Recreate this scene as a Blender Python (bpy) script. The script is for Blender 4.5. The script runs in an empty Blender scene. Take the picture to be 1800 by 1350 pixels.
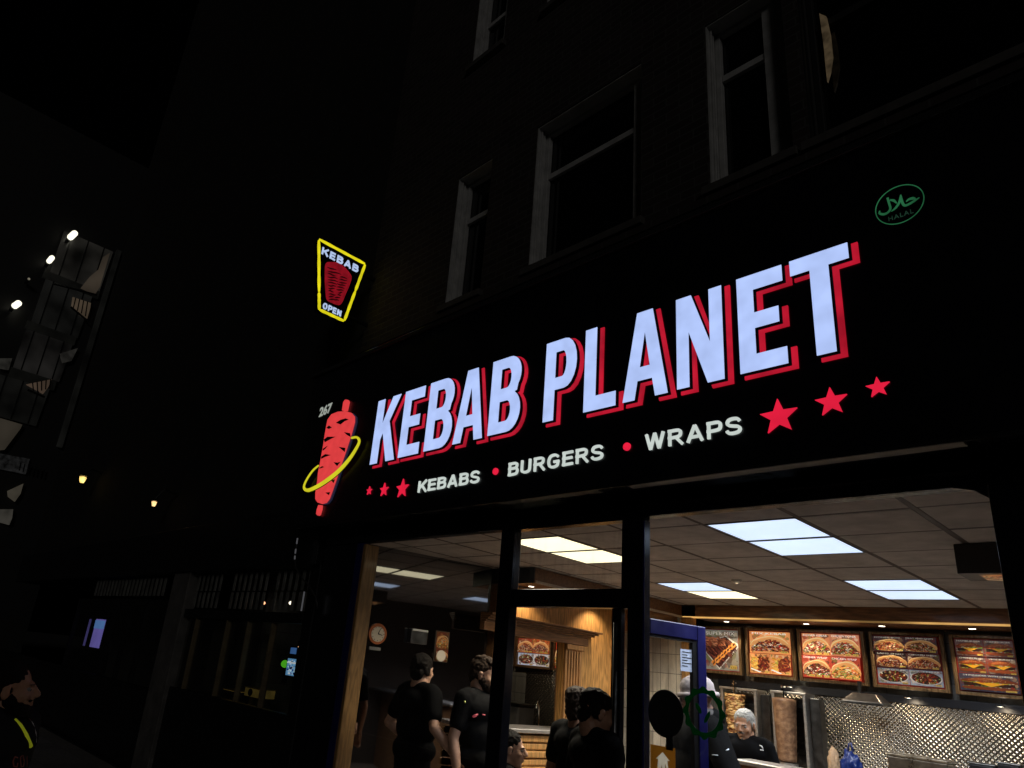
import bpy, bmesh, math, random
from mathutils import Vector, Matrix, noise
R = math.radians
SC = bpy.context.scene
COL = SC.collection

# ------------------------------------------------------------------ camera (origin at the lens, ground 1.72 m below)
F_PX, CX, CY = 1222.84, 764.557, 728.476
M = Matrix(((0.66316405, 0.74093713, 0.10595101), (0.18763574, -0.30161092, 0.93478537), (0.72457317, -0.60003585, -0.3390438)))
G = -1.72
cam = bpy.data.cameras.new("camera"); cam_o = bpy.data.objects.new("camera", cam); COL.objects.link(cam_o)
cam_o.matrix_world = M.transposed().to_4x4()
cam.sensor_width = 36; cam.lens = F_PX / 1800 * 36
cam.shift_x = (900 - CX) / 1800; cam.shift_y = (CY - 675) / 1800
cam.clip_start = 0.05; cam.clip_end = 500
SC.camera = cam_o

# ------------------------------------------------------------------ night sky, faint street glow, exposure
w = bpy.data.worlds.new("World"); SC.world = w; w.use_nodes = True
sky = w.node_tree.nodes.new("ShaderNodeTexSky"); sky.sky_type = 'NISHITA'; sky.sun_disc = False
SUN_EL, SUN_AZ = R(16), R(150)
sky.sun_elevation = R(-4); sky.sun_rotation = SUN_AZ
bg = w.node_tree.nodes["Background"]; bg.inputs[1].default_value = 0.004
w.node_tree.links.new(sky.outputs[0], bg.inputs[0])
sun = bpy.data.lights.new("sun", 'SUN'); sun.energy = 0.12; sun.angle = R(12); sun.color = (1, .95, .90)
sun_o = bpy.data.objects.new("sun", sun); COL.objects.link(sun_o)
sun_o.rotation_euler = Vector((-0.74, 0.62, -0.30)).to_track_quat('-Z', 'Y').to_euler()
SC.view_settings.view_transform = 'Standard'; SC.view_settings.look = 'None'
SC.view_settings.exposure = 0; SC.view_settings.gamma = 1
SC.render.engine = 'CYCLES'
SC.cycles.max_bounces = 8; SC.cycles.diffuse_bounces = 5; SC.cycles.glossy_bounces = 4; SC.cycles.transparent_max_bounces = 24
SC.cycles.sample_clamp_indirect = 3.0; SC.cycles.use_denoising = True
SC.cycles.caustics_reflective = False; SC.cycles.caustics_refractive = False

# ------------------------------------------------------------------ helpers
def ray(px, py):
    return M.transposed() @ Vector(((px - CX) / F_PX, (CY - py) / F_PX, -1.0))
def onY(px, py, Y): r = ray(px, py); return r * (Y / r.y)
def onX(px, py, X): r = ray(px, py); return r * (X / r.x)
def onZ(px, py, Z): r = ray(px, py); return r * (Z / r.z)

def s2l(c):
    return tuple(((v / 255) / 12.92 if v / 255 <= .04045 else ((v / 255 + .055) / 1.055) ** 2.4) for v in c)

MATS = {}
def mat(name, col=(.5, .5, .5), rough=.6, metal=0, noise_amt=0, nscale=12, bump=0, bscale=40, emis=None, estr=0, coat=0, spec=None, stretch=None, ior=None):
    if name in MATS: return MATS[name]
    m = bpy.data.materials.new(name); m.use_nodes = True; nt = m.node_tree; N = nt.nodes; L = nt.links
    b = N["Principled BSDF"]
    b.inputs["Base Color"].default_value = (*col, 1); b.inputs["Roughness"].default_value = rough; b.inputs["Metallic"].default_value = metal
    if coat: b.inputs["Coat Weight"].default_value = coat; b.inputs["Coat Roughness"].default_value = .06
    if spec is not None: b.inputs["Specular IOR Level"].default_value = spec
    if ior: b.inputs["IOR"].default_value = ior
    tc = N.new("ShaderNodeTexCoord"); mp = N.new("ShaderNodeMapping"); L.new(tc.outputs["Object"], mp.inputs[0])
    if stretch: mp.inputs["Scale"].default_value = stretch
    if noise_amt:
        n = N.new("ShaderNodeTexNoise"); n.inputs["Scale"].default_value = nscale; n.inputs["Detail"].default_value = 6; n.inputs["Roughness"].default_value = .6
        L.new(mp.outputs[0], n.inputs["Vector"])
        r = N.new("ShaderNodeValToRGB"); r.color_ramp.elements[0].position = .3; r.color_ramp.elements[1].position = .72
        k = noise_amt
        r.color_ramp.elements[0].color = (*[c * (1 - k) for c in col], 1); r.color_ramp.elements[1].color = (*[min(1, c * (1 + k)) for c in col], 1)
        L.new(n.outputs["Fac"], r.inputs[0]); L.new(r.outputs[0], b.inputs["Base Color"])
        rr = N.new("ShaderNodeMapRange"); rr.inputs[3].default_value = max(.02, rough - .12); rr.inputs[4].default_value = min(1, rough + .12)
        L.new(n.outputs["Fac"], rr.inputs[0]); L.new(rr.outputs[0], b.inputs["Roughness"])
    if bump:
        n2 = N.new("ShaderNodeTexNoise"); n2.inputs["Scale"].default_value = bscale; n2.inputs["Detail"].default_value = 4
        L.new(mp.outputs[0], n2.inputs["Vector"])
        bp = N.new("ShaderNodeBump"); bp.inputs["Strength"].default_value = bump; bp.inputs["Distance"].default_value = .01
        L.new(n2.outputs["Fac"], bp.inputs["Height"]); L.new(bp.outputs[0], b.inputs["Normal"])
    if emis is not None:
        b.inputs["Emission Color"].default_value = (*emis, 1); b.inputs["Emission Strength"].default_value = estr
    MATS[name] = m
    return m

def emit(name, rgb, strength=1.0, var=.12, nscale=5, base=(.02, .02, .02), edge=None):
    """lit translucent face: emission with slight unevenness of the lamps behind it"""
    if name in MATS: return MATS[name]
    m = mat(name, base, .35); nt = m.node_tree; N = nt.nodes; L = nt.links; b = N["Principled BSDF"]
    tc = N.new("ShaderNodeTexCoord"); n = N.new("ShaderNodeTexNoise"); n.inputs["Scale"].default_value = nscale; n.inputs["Detail"].default_value = 2
    L.new(tc.outputs["Object"], n.inputs["Vector"])
    c = s2l(rgb)
    r = N.new("ShaderNodeValToRGB"); r.color_ramp.elements[0].position = .3; r.color_ramp.elements[1].position = .7
    r.color_ramp.elements[0].color = (*[v * (1 - var) for v in c], 1)
    r.color_ramp.elements[1].color = (*[v * (1 + var) for v in c], 1)
    L.new(n.outputs["Fac"], r.inputs[0]); L.new(r.outputs[0], b.inputs["Emission Color"]); b.inputs["Emission Strength"].default_value = strength
    return m

def glass(name, tint=(1, 1, 1), refl=.08, rough=.01, dirt=0.02):
    if name in MATS: return MATS[name]
    m = bpy.data.materials.new(name); m.use_nodes = True; nt = m.node_tree; N = nt.nodes; L = nt.links
    N.remove(N["Principled BSDF"]); out = N["Material Output"]
    t = N.new("ShaderNodeBsdfTransparent"); t.inputs[0].default_value = (*tint, 1)
    g = N.new("ShaderNodeBsdfGlossy"); g.inputs["Roughness"].default_value = rough
    fr = N.new("ShaderNodeFresnel"); fr.inputs[0].default_value = 1.45
    mx = N.new("ShaderNodeMixShader"); ge = N.new("ShaderNodeNewGeometry"); sb = N.new("ShaderNodeMath"); sb.operation = 'SUBTRACT'; sb.inputs[0].default_value = 1; L.new(ge.outputs["Backfacing"], sb.inputs[1]); ml = N.new("ShaderNodeMath"); ml.operation = 'MULTIPLY'; L.new(fr.outputs[0], ml.inputs[0]); L.new(sb.outputs[0], ml.inputs[1]); L.new(ml.outputs[0], mx.inputs[0]); L.new(t.outputs[0], mx.inputs[1]); L.new(g.outputs[0], mx.inputs[2])
    d = N.new("ShaderNodeBsdfDiffuse"); d.inputs[0].default_value = (.5, .5, .48, 1)
    tc = N.new("ShaderNodeTexCoord"); mp = N.new("ShaderNodeMapping"); mp.inputs["Scale"].default_value = (14, 14, 2.2); L.new(tc.outputs["Object"], mp.inputs[0])
    n = N.new("ShaderNodeTexNoise"); n.inputs["Scale"].default_value = 2.5; n.inputs["Detail"].default_value = 5; L.new(mp.outputs[0], n.inputs["Vector"])
    mr = N.new("ShaderNodeMapRange"); mr.inputs[1].default_value = .5; mr.inputs[2].default_value = .75; mr.inputs[3].default_value = dirt * .3; mr.inputs[4].default_value = dirt * 1.6
    L.new(n.outputs["Fac"], mr.inputs[0])
    m2 = N.new("ShaderNodeMixShader"); L.new(mr.outputs[0], m2.inputs[0]); L.new(mx.outputs[0], m2.inputs[1]); L.new(d.outputs[0], m2.inputs[2])
    L.new(m2.outputs[0], out.inputs[0])
    MATS[name] = m
    return m

def link(name, me, m=None, parent=None):
    o = bpy.data.objects.new(name, me); COL.objects.link(o)
    if m: me.materials.append(m)
    if parent:
        o.parent = parent
        if parent.parent is None: o.location = -parent.location
    return o
def obj(name, bm, m=None, parent=None, bevel=0, smooth=False, seg=2):
    me = bpy.data.meshes.new(name); bmesh.ops.recalc_face_normals(bm, faces=bm.faces); bm.to_mesh(me); bm.free()
    if smooth:
        for p in me.polygons: p.use_smooth = True
    o = link(name, me, m, parent)
    if bevel:
        b = o.modifiers.new("bevel", 'BEVEL'); b.width = bevel; b.segments = seg; b.limit_method = 'ANGLE'; b.angle_limit = R(40)
    return o
def tag(o, label=None, cat=None, group=None, kind=None):
    if label: o["label"] = label
    if cat: o["category"] = cat
    if group: o["group"] = group
    if kind: o["kind"] = kind
    return o
def thing(name, label, cat, loc=(0, 0, 0), group=None):
    o = bpy.data.objects.new(name, None); COL.objects.link(o); o.location = loc; o.empty_display_size = .1
    return tag(o, label, cat, group)
def dup(root, loc, label=None, group=None):
    r = root.copy(); COL.objects.link(r); r.location = loc
    if label: r["label"] = label
    if group: r["group"] = group
    for ch in root.children:
        c = ch.copy(); COL.objects.link(c); c.parent = r
        if c.data and c.type == 'LIGHT': pass
        for g in ch.children:
            d = g.copy(); COL.objects.link(d); d.parent = c
    return r
def B(*boxes):
    bm = bmesh.new()
    for b in boxes: box(bm, *b)
    return bm
def box(bm, x0, x1, y0, y1, z0, z1):
    vs = [bm.verts.new((x, y, z)) for x in (x0, x1) for y in (y0, y1) for z in (z0, z1)]
    for f in ((0, 1, 3, 2), (4, 6, 7, 5), (0, 4, 5, 1), (2, 3, 7, 6), (0, 2, 6, 4), (1, 5, 7, 3)): bm.faces.new([vs[i] for i in f])
def hexa(bm, pts8):
    vs = [bm.verts.new(p) for p in pts8]
    for f in ((0, 1, 2, 3), (4, 7, 6, 5), (0, 4, 5, 1), (1, 5, 6, 2), (2, 6, 7, 3), (3, 7, 4, 0)): bm.faces.new([vs[i] for i in f])
def prismXZ(bm, loops, y0, y1):
    """closed outlines (x,z) with holes (even-odd) extruded from y0 (front) to y1"""
    from mathutils.geometry import tessellate_polygon
    L3 = [[Vector((x, z, 0)) for x, z in l] for l in loops]
    tris = tessellate_polygon(L3); flat = [p for l in loops for p in l]
    a = [bm.verts.new((x, y0, z)) for x, z in flat]; b = [bm.verts.new((x, y1, z)) for x, z in flat]
    for t in tris:
        try: bm.faces.new([a[i] for i in t]); bm.faces.new([b[i] for i in reversed(t)])
        except ValueError: pass
    i0 = 0
    for l in loops:
        n = len(l)
        for i in range(n):
            j = (i + 1) % n
            try: bm.faces.new((a[i0 + i], a[i0 + j], b[i0 + j], b[i0 + i]))
            except ValueError: pass
        i0 += n
def tube(bm, pts, r, n=8, cap=True, radii=None):
    pts = [Vector(p) for p in pts]; rings = []
    up = Vector((0, 0, 1)); prev = None
    for i, p in enumerate(pts):
        d = (pts[min(i + 1, len(pts) - 1)] - pts[max(i - 1, 0)]).normalized()
        if prev is None:
            a = d.cross(up) if abs(d.z) < .95 else d.cross(Vector((1, 0, 0)))
        else:
            a = prev - d * prev.dot(d)
        a.normalize(); prev = a; b = d.cross(a); rr = radii[i] if radii else r
        rings.append([bm.verts.new(p + a * (math.cos(2 * math.pi * k / n) * rr) + b * (math.sin(2 * math.pi * k / n) * rr)) for k in range(n)])
    for i in range(len(rings) - 1):
        for k in range(n): bm.faces.new((rings[i][k], rings[i][(k + 1) % n], rings[i + 1][(k + 1) % n], rings[i + 1][k]))
    if cap:
        bm.faces.new(rings[0][::-1]); bm.faces.new(rings[-1])
def lathe(bm, prof, c=(0, 0, 0), n=24, jitter=0, seed=0):
    rings = []; rnd = random.Random(seed)
    for r, z in prof:
        rings.append([bm.verts.new((c[0] + math.cos(2 * math.pi * k / n) * r * (1 + jitter * rnd.uniform(-1, 1)), c[1] + math.sin(2 * math.pi * k / n) * r * (1 + jitter * rnd.uniform(-1, 1)), c[2] + z + jitter * .05 * rnd.uniform(-1, 1))) for k in range(n)])
    for i in range(len(rings) - 1):
        for k in range(n): bm.faces.new((rings[i][k], rings[i][(k + 1) % n], rings[i + 1][(k + 1) % n], rings[i + 1][k]))
    bm.faces.new(rings[0][::-1]); bm.faces.new(rings[-1])
def text_bm(s, size, fn, depth=.004, offset=0.0, width=None, height=None, spacing=1.0, align='LEFT'):
    """lettering in Blender's own font as solid mesh; fn(u,v,d) maps text plane to the world"""
    cu = bpy.data.curves.new("t", 'FONT'); cu.body = s; cu.size = size; cu.offset = offset; cu.space_character = spacing; cu.align_x = align; cu.resolution_u = 3
    o = bpy.data.objects.new("t", cu); COL.objects.link(o); dg = bpy.context.evaluated_depsgraph_get(); me = o.evaluated_get(dg).to_mesh()
    bm = bmesh.new(); bm.from_mesh(me); bpy.data.objects.remove(o); bpy.data.curves.remove(cu)
    xs = [v.co.x for v in bm.verts]; ys = [v.co.y for v in bm.verts]
    x0, x1, y0, y1 = min(xs), max(xs), min(ys), max(ys)
    sx = width / (x1 - x0) if width else 1; sy = height / (y1 - y0) if height else sx
    if not width: sx = sy
    r = bmesh.ops.extrude_face_region(bm, geom=bm.faces[:])
    ext = set(v for v in r["geom"] if isinstance(v, bmesh.types.BMVert))
    for v in bm.verts: v.co = fn((v.co.x - x0) * sx, (v.co.y - y0) * sy, 0 if v in ext else depth)
    return bm
def ell(cx, cz, rx, rz, n=20, rot=0):
    return [(cx + rx * math.cos(2 * math.pi * k / n) * math.cos(rot) - rz * math.sin(2 * math.pi * k / n) * math.sin(rot), cz + rx * math.cos(2 * math.pi * k / n) * math.sin(rot) + rz * math.sin(2 * math.pi * k / n) * math.cos(rot)) for k in range(n)]
def stroke(pts, ws, sub=4):
    """variable-width ribbon outline from a centre line in (x,z)"""
    P = []; W = []
    n = len(pts)
    for i in range(n - 1):
        p0 = Vector(pts[max(i - 1, 0)]); p1 = Vector(pts[i]); p2 = Vector(pts[i + 1]); p3 = Vector(pts[min(i + 2, n - 1)])
        for k in range(sub):
            t = k / sub
            P.append(.5 * ((2 * p1) + (p2 - p0) * t + (2 * p0 - 5 * p1 + 4 * p2 - p3) * t * t + (3 * p1 - p0 - 3 * p2 + p3) * t ** 3)); W.append(ws[i] * (1 - t) + ws[i + 1] * t)
    P.append(Vector(pts[-1])); W.append(ws[-1])
    Lf, Rt = [], []
    for i, p in enumerate(P):
        d = (P[min(i + 1, len(P) - 1)] - P[max(i - 1, 0)]).normalized(); nn = Vector((-d.y, d.x)) * W[i] / 2
        Lf.append(tuple(p + nn)); Rt.append(tuple(p - nn))
    return Lf, Rt
def ribbon(bm, pts, ws, y0, y1, sub=4, fn=None):
    Lf, Rt = stroke(pts, ws, sub); fn = fn or (lambda u, v, d: (u, d, v))
    rows = [[bm.verts.new(fn(*l, y0)), bm.verts.new(fn(*r, y0)), bm.verts.new(fn(*r, y1)), bm.verts.new(fn(*l, y1))] for l, r in zip(Lf, Rt)]
    for a, b in zip(rows, rows[1:]):
        for k in range(4): bm.faces.new((a[k], a[(k + 1) % 4], b[(k + 1) % 4], b[k]))
    bm.faces.new(rows[0][::-1]); bm.faces.new(rows[-1])

# ------------------------------------------------------------------ materials
def brick_mat():
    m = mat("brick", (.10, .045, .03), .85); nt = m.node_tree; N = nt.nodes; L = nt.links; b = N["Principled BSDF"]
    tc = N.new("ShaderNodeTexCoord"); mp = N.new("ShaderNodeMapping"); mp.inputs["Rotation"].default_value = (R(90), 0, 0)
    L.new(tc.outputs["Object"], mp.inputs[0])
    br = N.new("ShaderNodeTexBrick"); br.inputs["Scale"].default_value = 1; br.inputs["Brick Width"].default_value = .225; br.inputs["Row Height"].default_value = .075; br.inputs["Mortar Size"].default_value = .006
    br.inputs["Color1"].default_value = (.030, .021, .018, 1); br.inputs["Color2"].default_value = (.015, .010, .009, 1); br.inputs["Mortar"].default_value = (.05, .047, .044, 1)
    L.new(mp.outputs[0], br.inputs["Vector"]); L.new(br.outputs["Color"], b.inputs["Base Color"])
    bp = N.new("ShaderNodeBump"); bp.inputs["Strength"].default_value = .6; bp.inputs["Distance"].default_value = .01; bp.invert = True
    L.new(br.outputs["Fac"], bp.inputs["Height"]); L.new(bp.outputs[0], b.inputs["Normal"])
    return m
M_brick = brick_mat()
M_wt = mat("painted_timber", (.42, .42, .41), .5, noise_amt=.25, nscale=7, bump=.15)
M_dark_glass = mat("dark_window_glass", (.004, .004, .005), .06)
M_fascia = mat("gloss_black_fascia", (.0055, .0055, .0085), .30, noise_amt=.3, nscale=3)
M_black = mat("black_painted_metal", (.006, .006, .007), .42, noise_amt=.3, nscale=9)
M_frame = mat("black_shopfront_frame", (.005, .005, .007), .22, noise_amt=.2, nscale=6)
M_blue = mat("blue_painted_frame", (.005, .005, .065), .38, noise_amt=.25, nscale=9)
M_navy = mat("navy_painted_frame", (.010, .010, .085), .35, noise_amt=.3, nscale=9)
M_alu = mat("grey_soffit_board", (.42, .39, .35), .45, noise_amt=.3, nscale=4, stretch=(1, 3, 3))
def oak(name, col, scale=1, axis='Z', rough=.42):
    m = mat(name, col, rough, coat=.15); nt = m.node_tree; N = nt.nodes; L = nt.links; b = N["Principled BSDF"]
    tc = N.new("ShaderNodeTexCoord"); mp = N.new("ShaderNodeMapping")
    mp.inputs["Scale"].default_value = {'Z': (9, 9, 1.1), 'X': (1.1, 9, 9), 'Y': (9, 1.1, 9)}[axis]
    L.new(tc.outputs["Object"], mp.inputs[0])
    n = N.new("ShaderNodeTexNoise"); n.inputs["Scale"].default_value = .9 * scale; n.inputs["Detail"].default_value = 2; L.new(mp.outputs[0], n.inputs["Vector"])
    mth = N.new("ShaderNodeMath"); mth.operation = 'MULTIPLY'; mth.inputs[1].default_value = 55; L.new(n.outputs["Fac"], mth.inputs[0])
    sn = N.new("ShaderNodeMath"); sn.operation = 'SINE'; L.new(mth.outputs[0], sn.inputs[0])
    n2 = N.new("ShaderNodeTexNoise"); n2.inputs["Scale"].default_value = 8 * scale; n2.inputs["Detail"].default_value = 6; L.new(mp.outputs[0], n2.inputs["Vector"])
    ad = N.new("ShaderNodeMath"); ad.operation = 'MULTIPLY_ADD'; ad.inputs[1].default_value = .16; L.new(sn.outputs[0], ad.inputs[0]); L.new(n2.outputs["Fac"], ad.inputs[2])
    r = N.new("ShaderNodeValToRGB"); r.color_ramp.elements[0].position = .25; r.color_ramp.elements[1].position = .75
    r.color_ramp.elements[0].color = (*[c * .62 for c in col], 1); r.color_ramp.elements[1].color = (*[min(1, c * 1.25) for c in col], 1)
    L.new(ad.outputs[0], r.inputs[0]); L.new(r.outputs[0], b.inputs["Base Color"])
    return m
M_oak = oak("oak_veneer", (.52, .27, .085))
M_oak_d = oak("stained_oak", (.17, .08, .033), axis='Y')
M_oak_x = oak("stained_oak_rail", (.20, .10, .045), axis='X')
M_walnut = oak("walnut_frame", (.14, .075, .035), axis='X')
def tiles_mat(name, col, grout, tw, th, rough=.3, vary=.15, plane='XZ'):
    m = mat(name, col, rough); nt = m.node_tree; N = nt.nodes; L = nt.links; b = N["Principled BSDF"]
    tc = N.new("ShaderNodeTexCoord"); mp = N.new("ShaderNodeMapping"); mp.inputs["Rotation"].default_value = (R(90), 0, 0) if plane == 'XZ' else ((R(90), 0, R(90)) if plane == 'YZ' else (0, 0, 0))
    L.new(tc.outputs["Object"], mp.inputs[0])
    br = N.new("ShaderNodeTexBrick"); br.offset = 0; br.inputs["Scale"].default_value = 1; br.inputs["Brick Width"].default_value = tw; br.inputs["Row Height"].default_value = th; br.inputs["Mortar Size"].default_value = .0035
    br.inputs["Color1"].default_value = (*[c * (1 + vary) for c in col], 1); br.inputs["Color2"].default_value = (*[c * (1 - vary) for c in col], 1); br.inputs["Mortar"].default_value = (*grout, 1)
    L.new(mp.outputs[0], br.inputs["Vector"])
    n = N.new("ShaderNodeTexNoise"); n.inputs["Scale"].default_value = 5; n.inputs["Detail"].default_value = 7; mp2 = N.new("ShaderNodeMapping"); mp2.inputs["Scale"].default_value = (3, 3, .8); L.new(tc.outputs["Object"], mp2.inputs[0]); L.new(mp2.outputs[0], n.inputs["Vector"])
    mx = N.new("ShaderNodeMix"); mx.data_type = 'RGBA'; mx.blend_type = 'MULTIPLY'; mx.inputs[0].default_value = .55
    r = N.new("ShaderNodeValToRGB"); r.color_ramp.elements[0].position = .3; r.color_ramp.elements[0].color = (.45, .42, .38, 1); r.color_ramp.elements[1].position = .6; r.color_ramp.elements[1].color = (1, 1, 1, 1)
    L.new(n.outputs["Fac"], r.inputs[0]); L.new(br.outputs["Color"], mx.inputs[6]); L.new(r.outputs[0], mx.inputs[7]); L.new(mx.outputs[2], b.inputs["Base Color"])
    return m
M_cream = tiles_mat("cream_wall_tile", (.78, .70, .56), (.2, .17, .13), .11, .235)
M_greytile = tiles_mat("grey_kitchen_tile", (.16, .16, .15), (.05, .05, .05), .2, .2)
M_floor = tiles_mat("brown_floor_tile", (.28, .22, .17), (.1, .09, .08), .33, .33, plane='XY')
M_glosswall = mat("tinted_wall_mirror", (.24, .24, .25), .03, metal=1)
M_ceil = mat("mineral_fibre_tile", (.47, .45, .44), .95, noise_amt=.22, nscale=5, bump=.35, bscale=160)
M_tbar = mat("ceiling_grid_bar", (.05, .035, .03), .6)
M_tbar_l = mat("light_ceiling_trim", (.5, .42, .33), .4)
def checker_steel():
    m = mat("embossed_steel", (.34, .31, .265), .27, metal=1); nt = m.node_tree; N = nt.nodes; L = nt.links; b = N["Principled BSDF"]
    tc = N.new("ShaderNodeTexCoord"); mp = N.new("ShaderNodeMapping"); L.new(tc.outputs["Object"], mp.inputs[0])
    sp = N.new("ShaderNodeSeparateXYZ"); L.new(mp.outputs[0], sp.inputs[0])
    def sn(o):
        a = N.new("ShaderNodeMath"); a.operation = 'MULTIPLY'; a.inputs[1].default_value = 2 * math.pi / .050; L.new(o, a.inputs[0])
        s = N.new("ShaderNodeMath"); s.operation = 'SINE'; L.new(a.outputs[0], s.inputs[0]); return s.outputs[0]
    mu = N.new("ShaderNodeMath"); mu.operation = 'MULTIPLY'; L.new(sn(sp.outputs[0]), mu.inputs[0]); L.new(sn(sp.outputs[2]), mu.inputs[1])
    n = N.new("ShaderNodeTexNoise"); n.inputs["Scale"].default_value = 2.2; n.inputs["Detail"].default_value = 3; L.new(tc.outputs["Object"], n.inputs["Vector"])
    ad = N.new("ShaderNodeMath"); ad.operation = 'MULTIPLY_ADD'; ad.inputs[1].default_value = 1.0; L.new(n.outputs["Fac"], ad.inputs[0]); L.new(mu.outputs[0], ad.inputs[2])
    bp = N.new("ShaderNodeBump"); bp.inputs["Strength"].default_value = 1; bp.inputs["Distance"].default_value = .0065; L.new(ad.outputs[0], bp.inputs["Height"]); L.new(bp.outputs[0], b.inputs["Normal"])
    return m
M_check = checker_steel()
M_steel = mat("brushed_steel", (.62, .59, .55), .38, metal=.85, noise_amt=.15, nscale=8, stretch=(1, 1, 8))
M_steel_d = mat("dark_steel", (.12, .12, .12), .35, metal=1, noise_amt=.3)
M_chrome = mat("chrome", (.8, .8, .8), .08, metal=1)
M_glass = glass("shop_glass", dirt=.012)
M_glass_dusty = glass("dusty_transom_glass", dirt=.07)
M_glass_n = glass("neighbour_glass", tint=(.75, .75, .72))
M_ink_w = mat("white_print", (.8, .8, .8), .5)
M_ink_k = mat("black_print", (.01, .01, .01), .5)

# ------------------------------------------------------------------ setting: ground, road, pavement, kerb
def asphalt(name, col): return mat(name, col, .8, noise_amt=.35, nscale=30, bump=.4, bscale=120)
bm = B((-150, 150, -150, 150, G - .5, G - .13)); tag(obj("ground", bm, asphalt("ground_asphalt", (.05, .05, .05))), kind="structure")
bm = B((-150, 150, -9, .2, G - .129, G - .12)); tag(obj("road", bm, asphalt("road_asphalt", (.045, .045, .047))), kind="structure")
M_pave = tiles_mat("paving_slab", (.22, .21, .2), (.08, .08, .08), .6, .6, rough=.7, plane='XY')
bm = B((-150, 150, .35, 3.86, G - .2, G)); tag(obj("pavement", bm, M_pave), kind="structure")
bm = B((-150, 150, .2, .349, G - .2, G - .004)); tag(obj("kerb", bm, mat("kerb_granite", (.3, .3, .3), .7, noise_amt=.3, nscale=40), bevel=.01), kind="structure")
bm = B((-60, 60, -4.45, -4.33, G - .119, G - .115)); tag(obj("road_marking", bm, mat("road_paint", (.6, .6, .58), .6, noise_amt=.3)), kind="structure")

# ------------------------------------------------------------------ the shop's building
bld = thing("shop_building", "dark brick terrace building with sash windows above the kebab shop", "building", (-3, 4, G))
XL, XR = -6.3, .9
WY = 4.0
def wz(px, py): return onY(px, py, WY)
# upper windows: (x0, x1, z0, z1, rail z)
z0w = 3.44; z1w = 5.06
w2r = wz(1126, 388).x
rail2 = onY(965, 314, WY + .16).z
wins = [(wz(780, 540).x, wz(846, 513).x - .02, z0w, 5.04, rail2), (wz(927, 475).x, w2r, z0w, z1w, rail2), (wz(1248, 330).x, wz(1395, 268).x, z0w, 5.02, onY(1278, 138, WY + .16).z), (wz(1424, 252).x, .1, z0w, 5.02, rail2)]
zu = wz(828, 122).z + .02
wins_up = [(wins[0][0], wins[0][1], zu, zu + 1.5, zu + .72), (wins[1][0], wins[1][1], zu, zu + 1.5, zu + .72), (wins[2][0], wins[2][1], zu, zu + 1.5, zu + .72)]
ALLW = wins + wins_up
def wall_with_holes(bm, x0, x1, z0, z1, holes, y0, y1):
    xs = sorted({x0, x1, *[h[0] for h in holes], *[h[1] for h in holes]}); zs = sorted({z0, z1, *[h[2] for h in holes], *[h[3] for h in holes]})
    for i in range(len(xs) - 1):
        run = None
        for k in range(len(zs) - 1):
            cx_, cz_ = (xs[i] + xs[i + 1]) / 2, (zs[k] + zs[k + 1]) / 2
            solid = not any(h[0] < cx_ < h[1] and h[2] < cz_ < h[3] for h in holes)
            if solid: run = (run[0], zs[k + 1]) if run else (zs[k], zs[k + 1])
            if (not solid or k == len(zs) - 2) and run:
                box(bm, xs[i], xs[i + 1], y0, y1, run[0], run[1]); run = None
bm = bmesh.new(); wall_with_holes(bm, XL, XR, 1.19, 26.0, ALLW, WY, WY + .35); bmesh.ops.remove_doubles(bm, verts=bm.verts, dist=1e-5)
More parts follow.
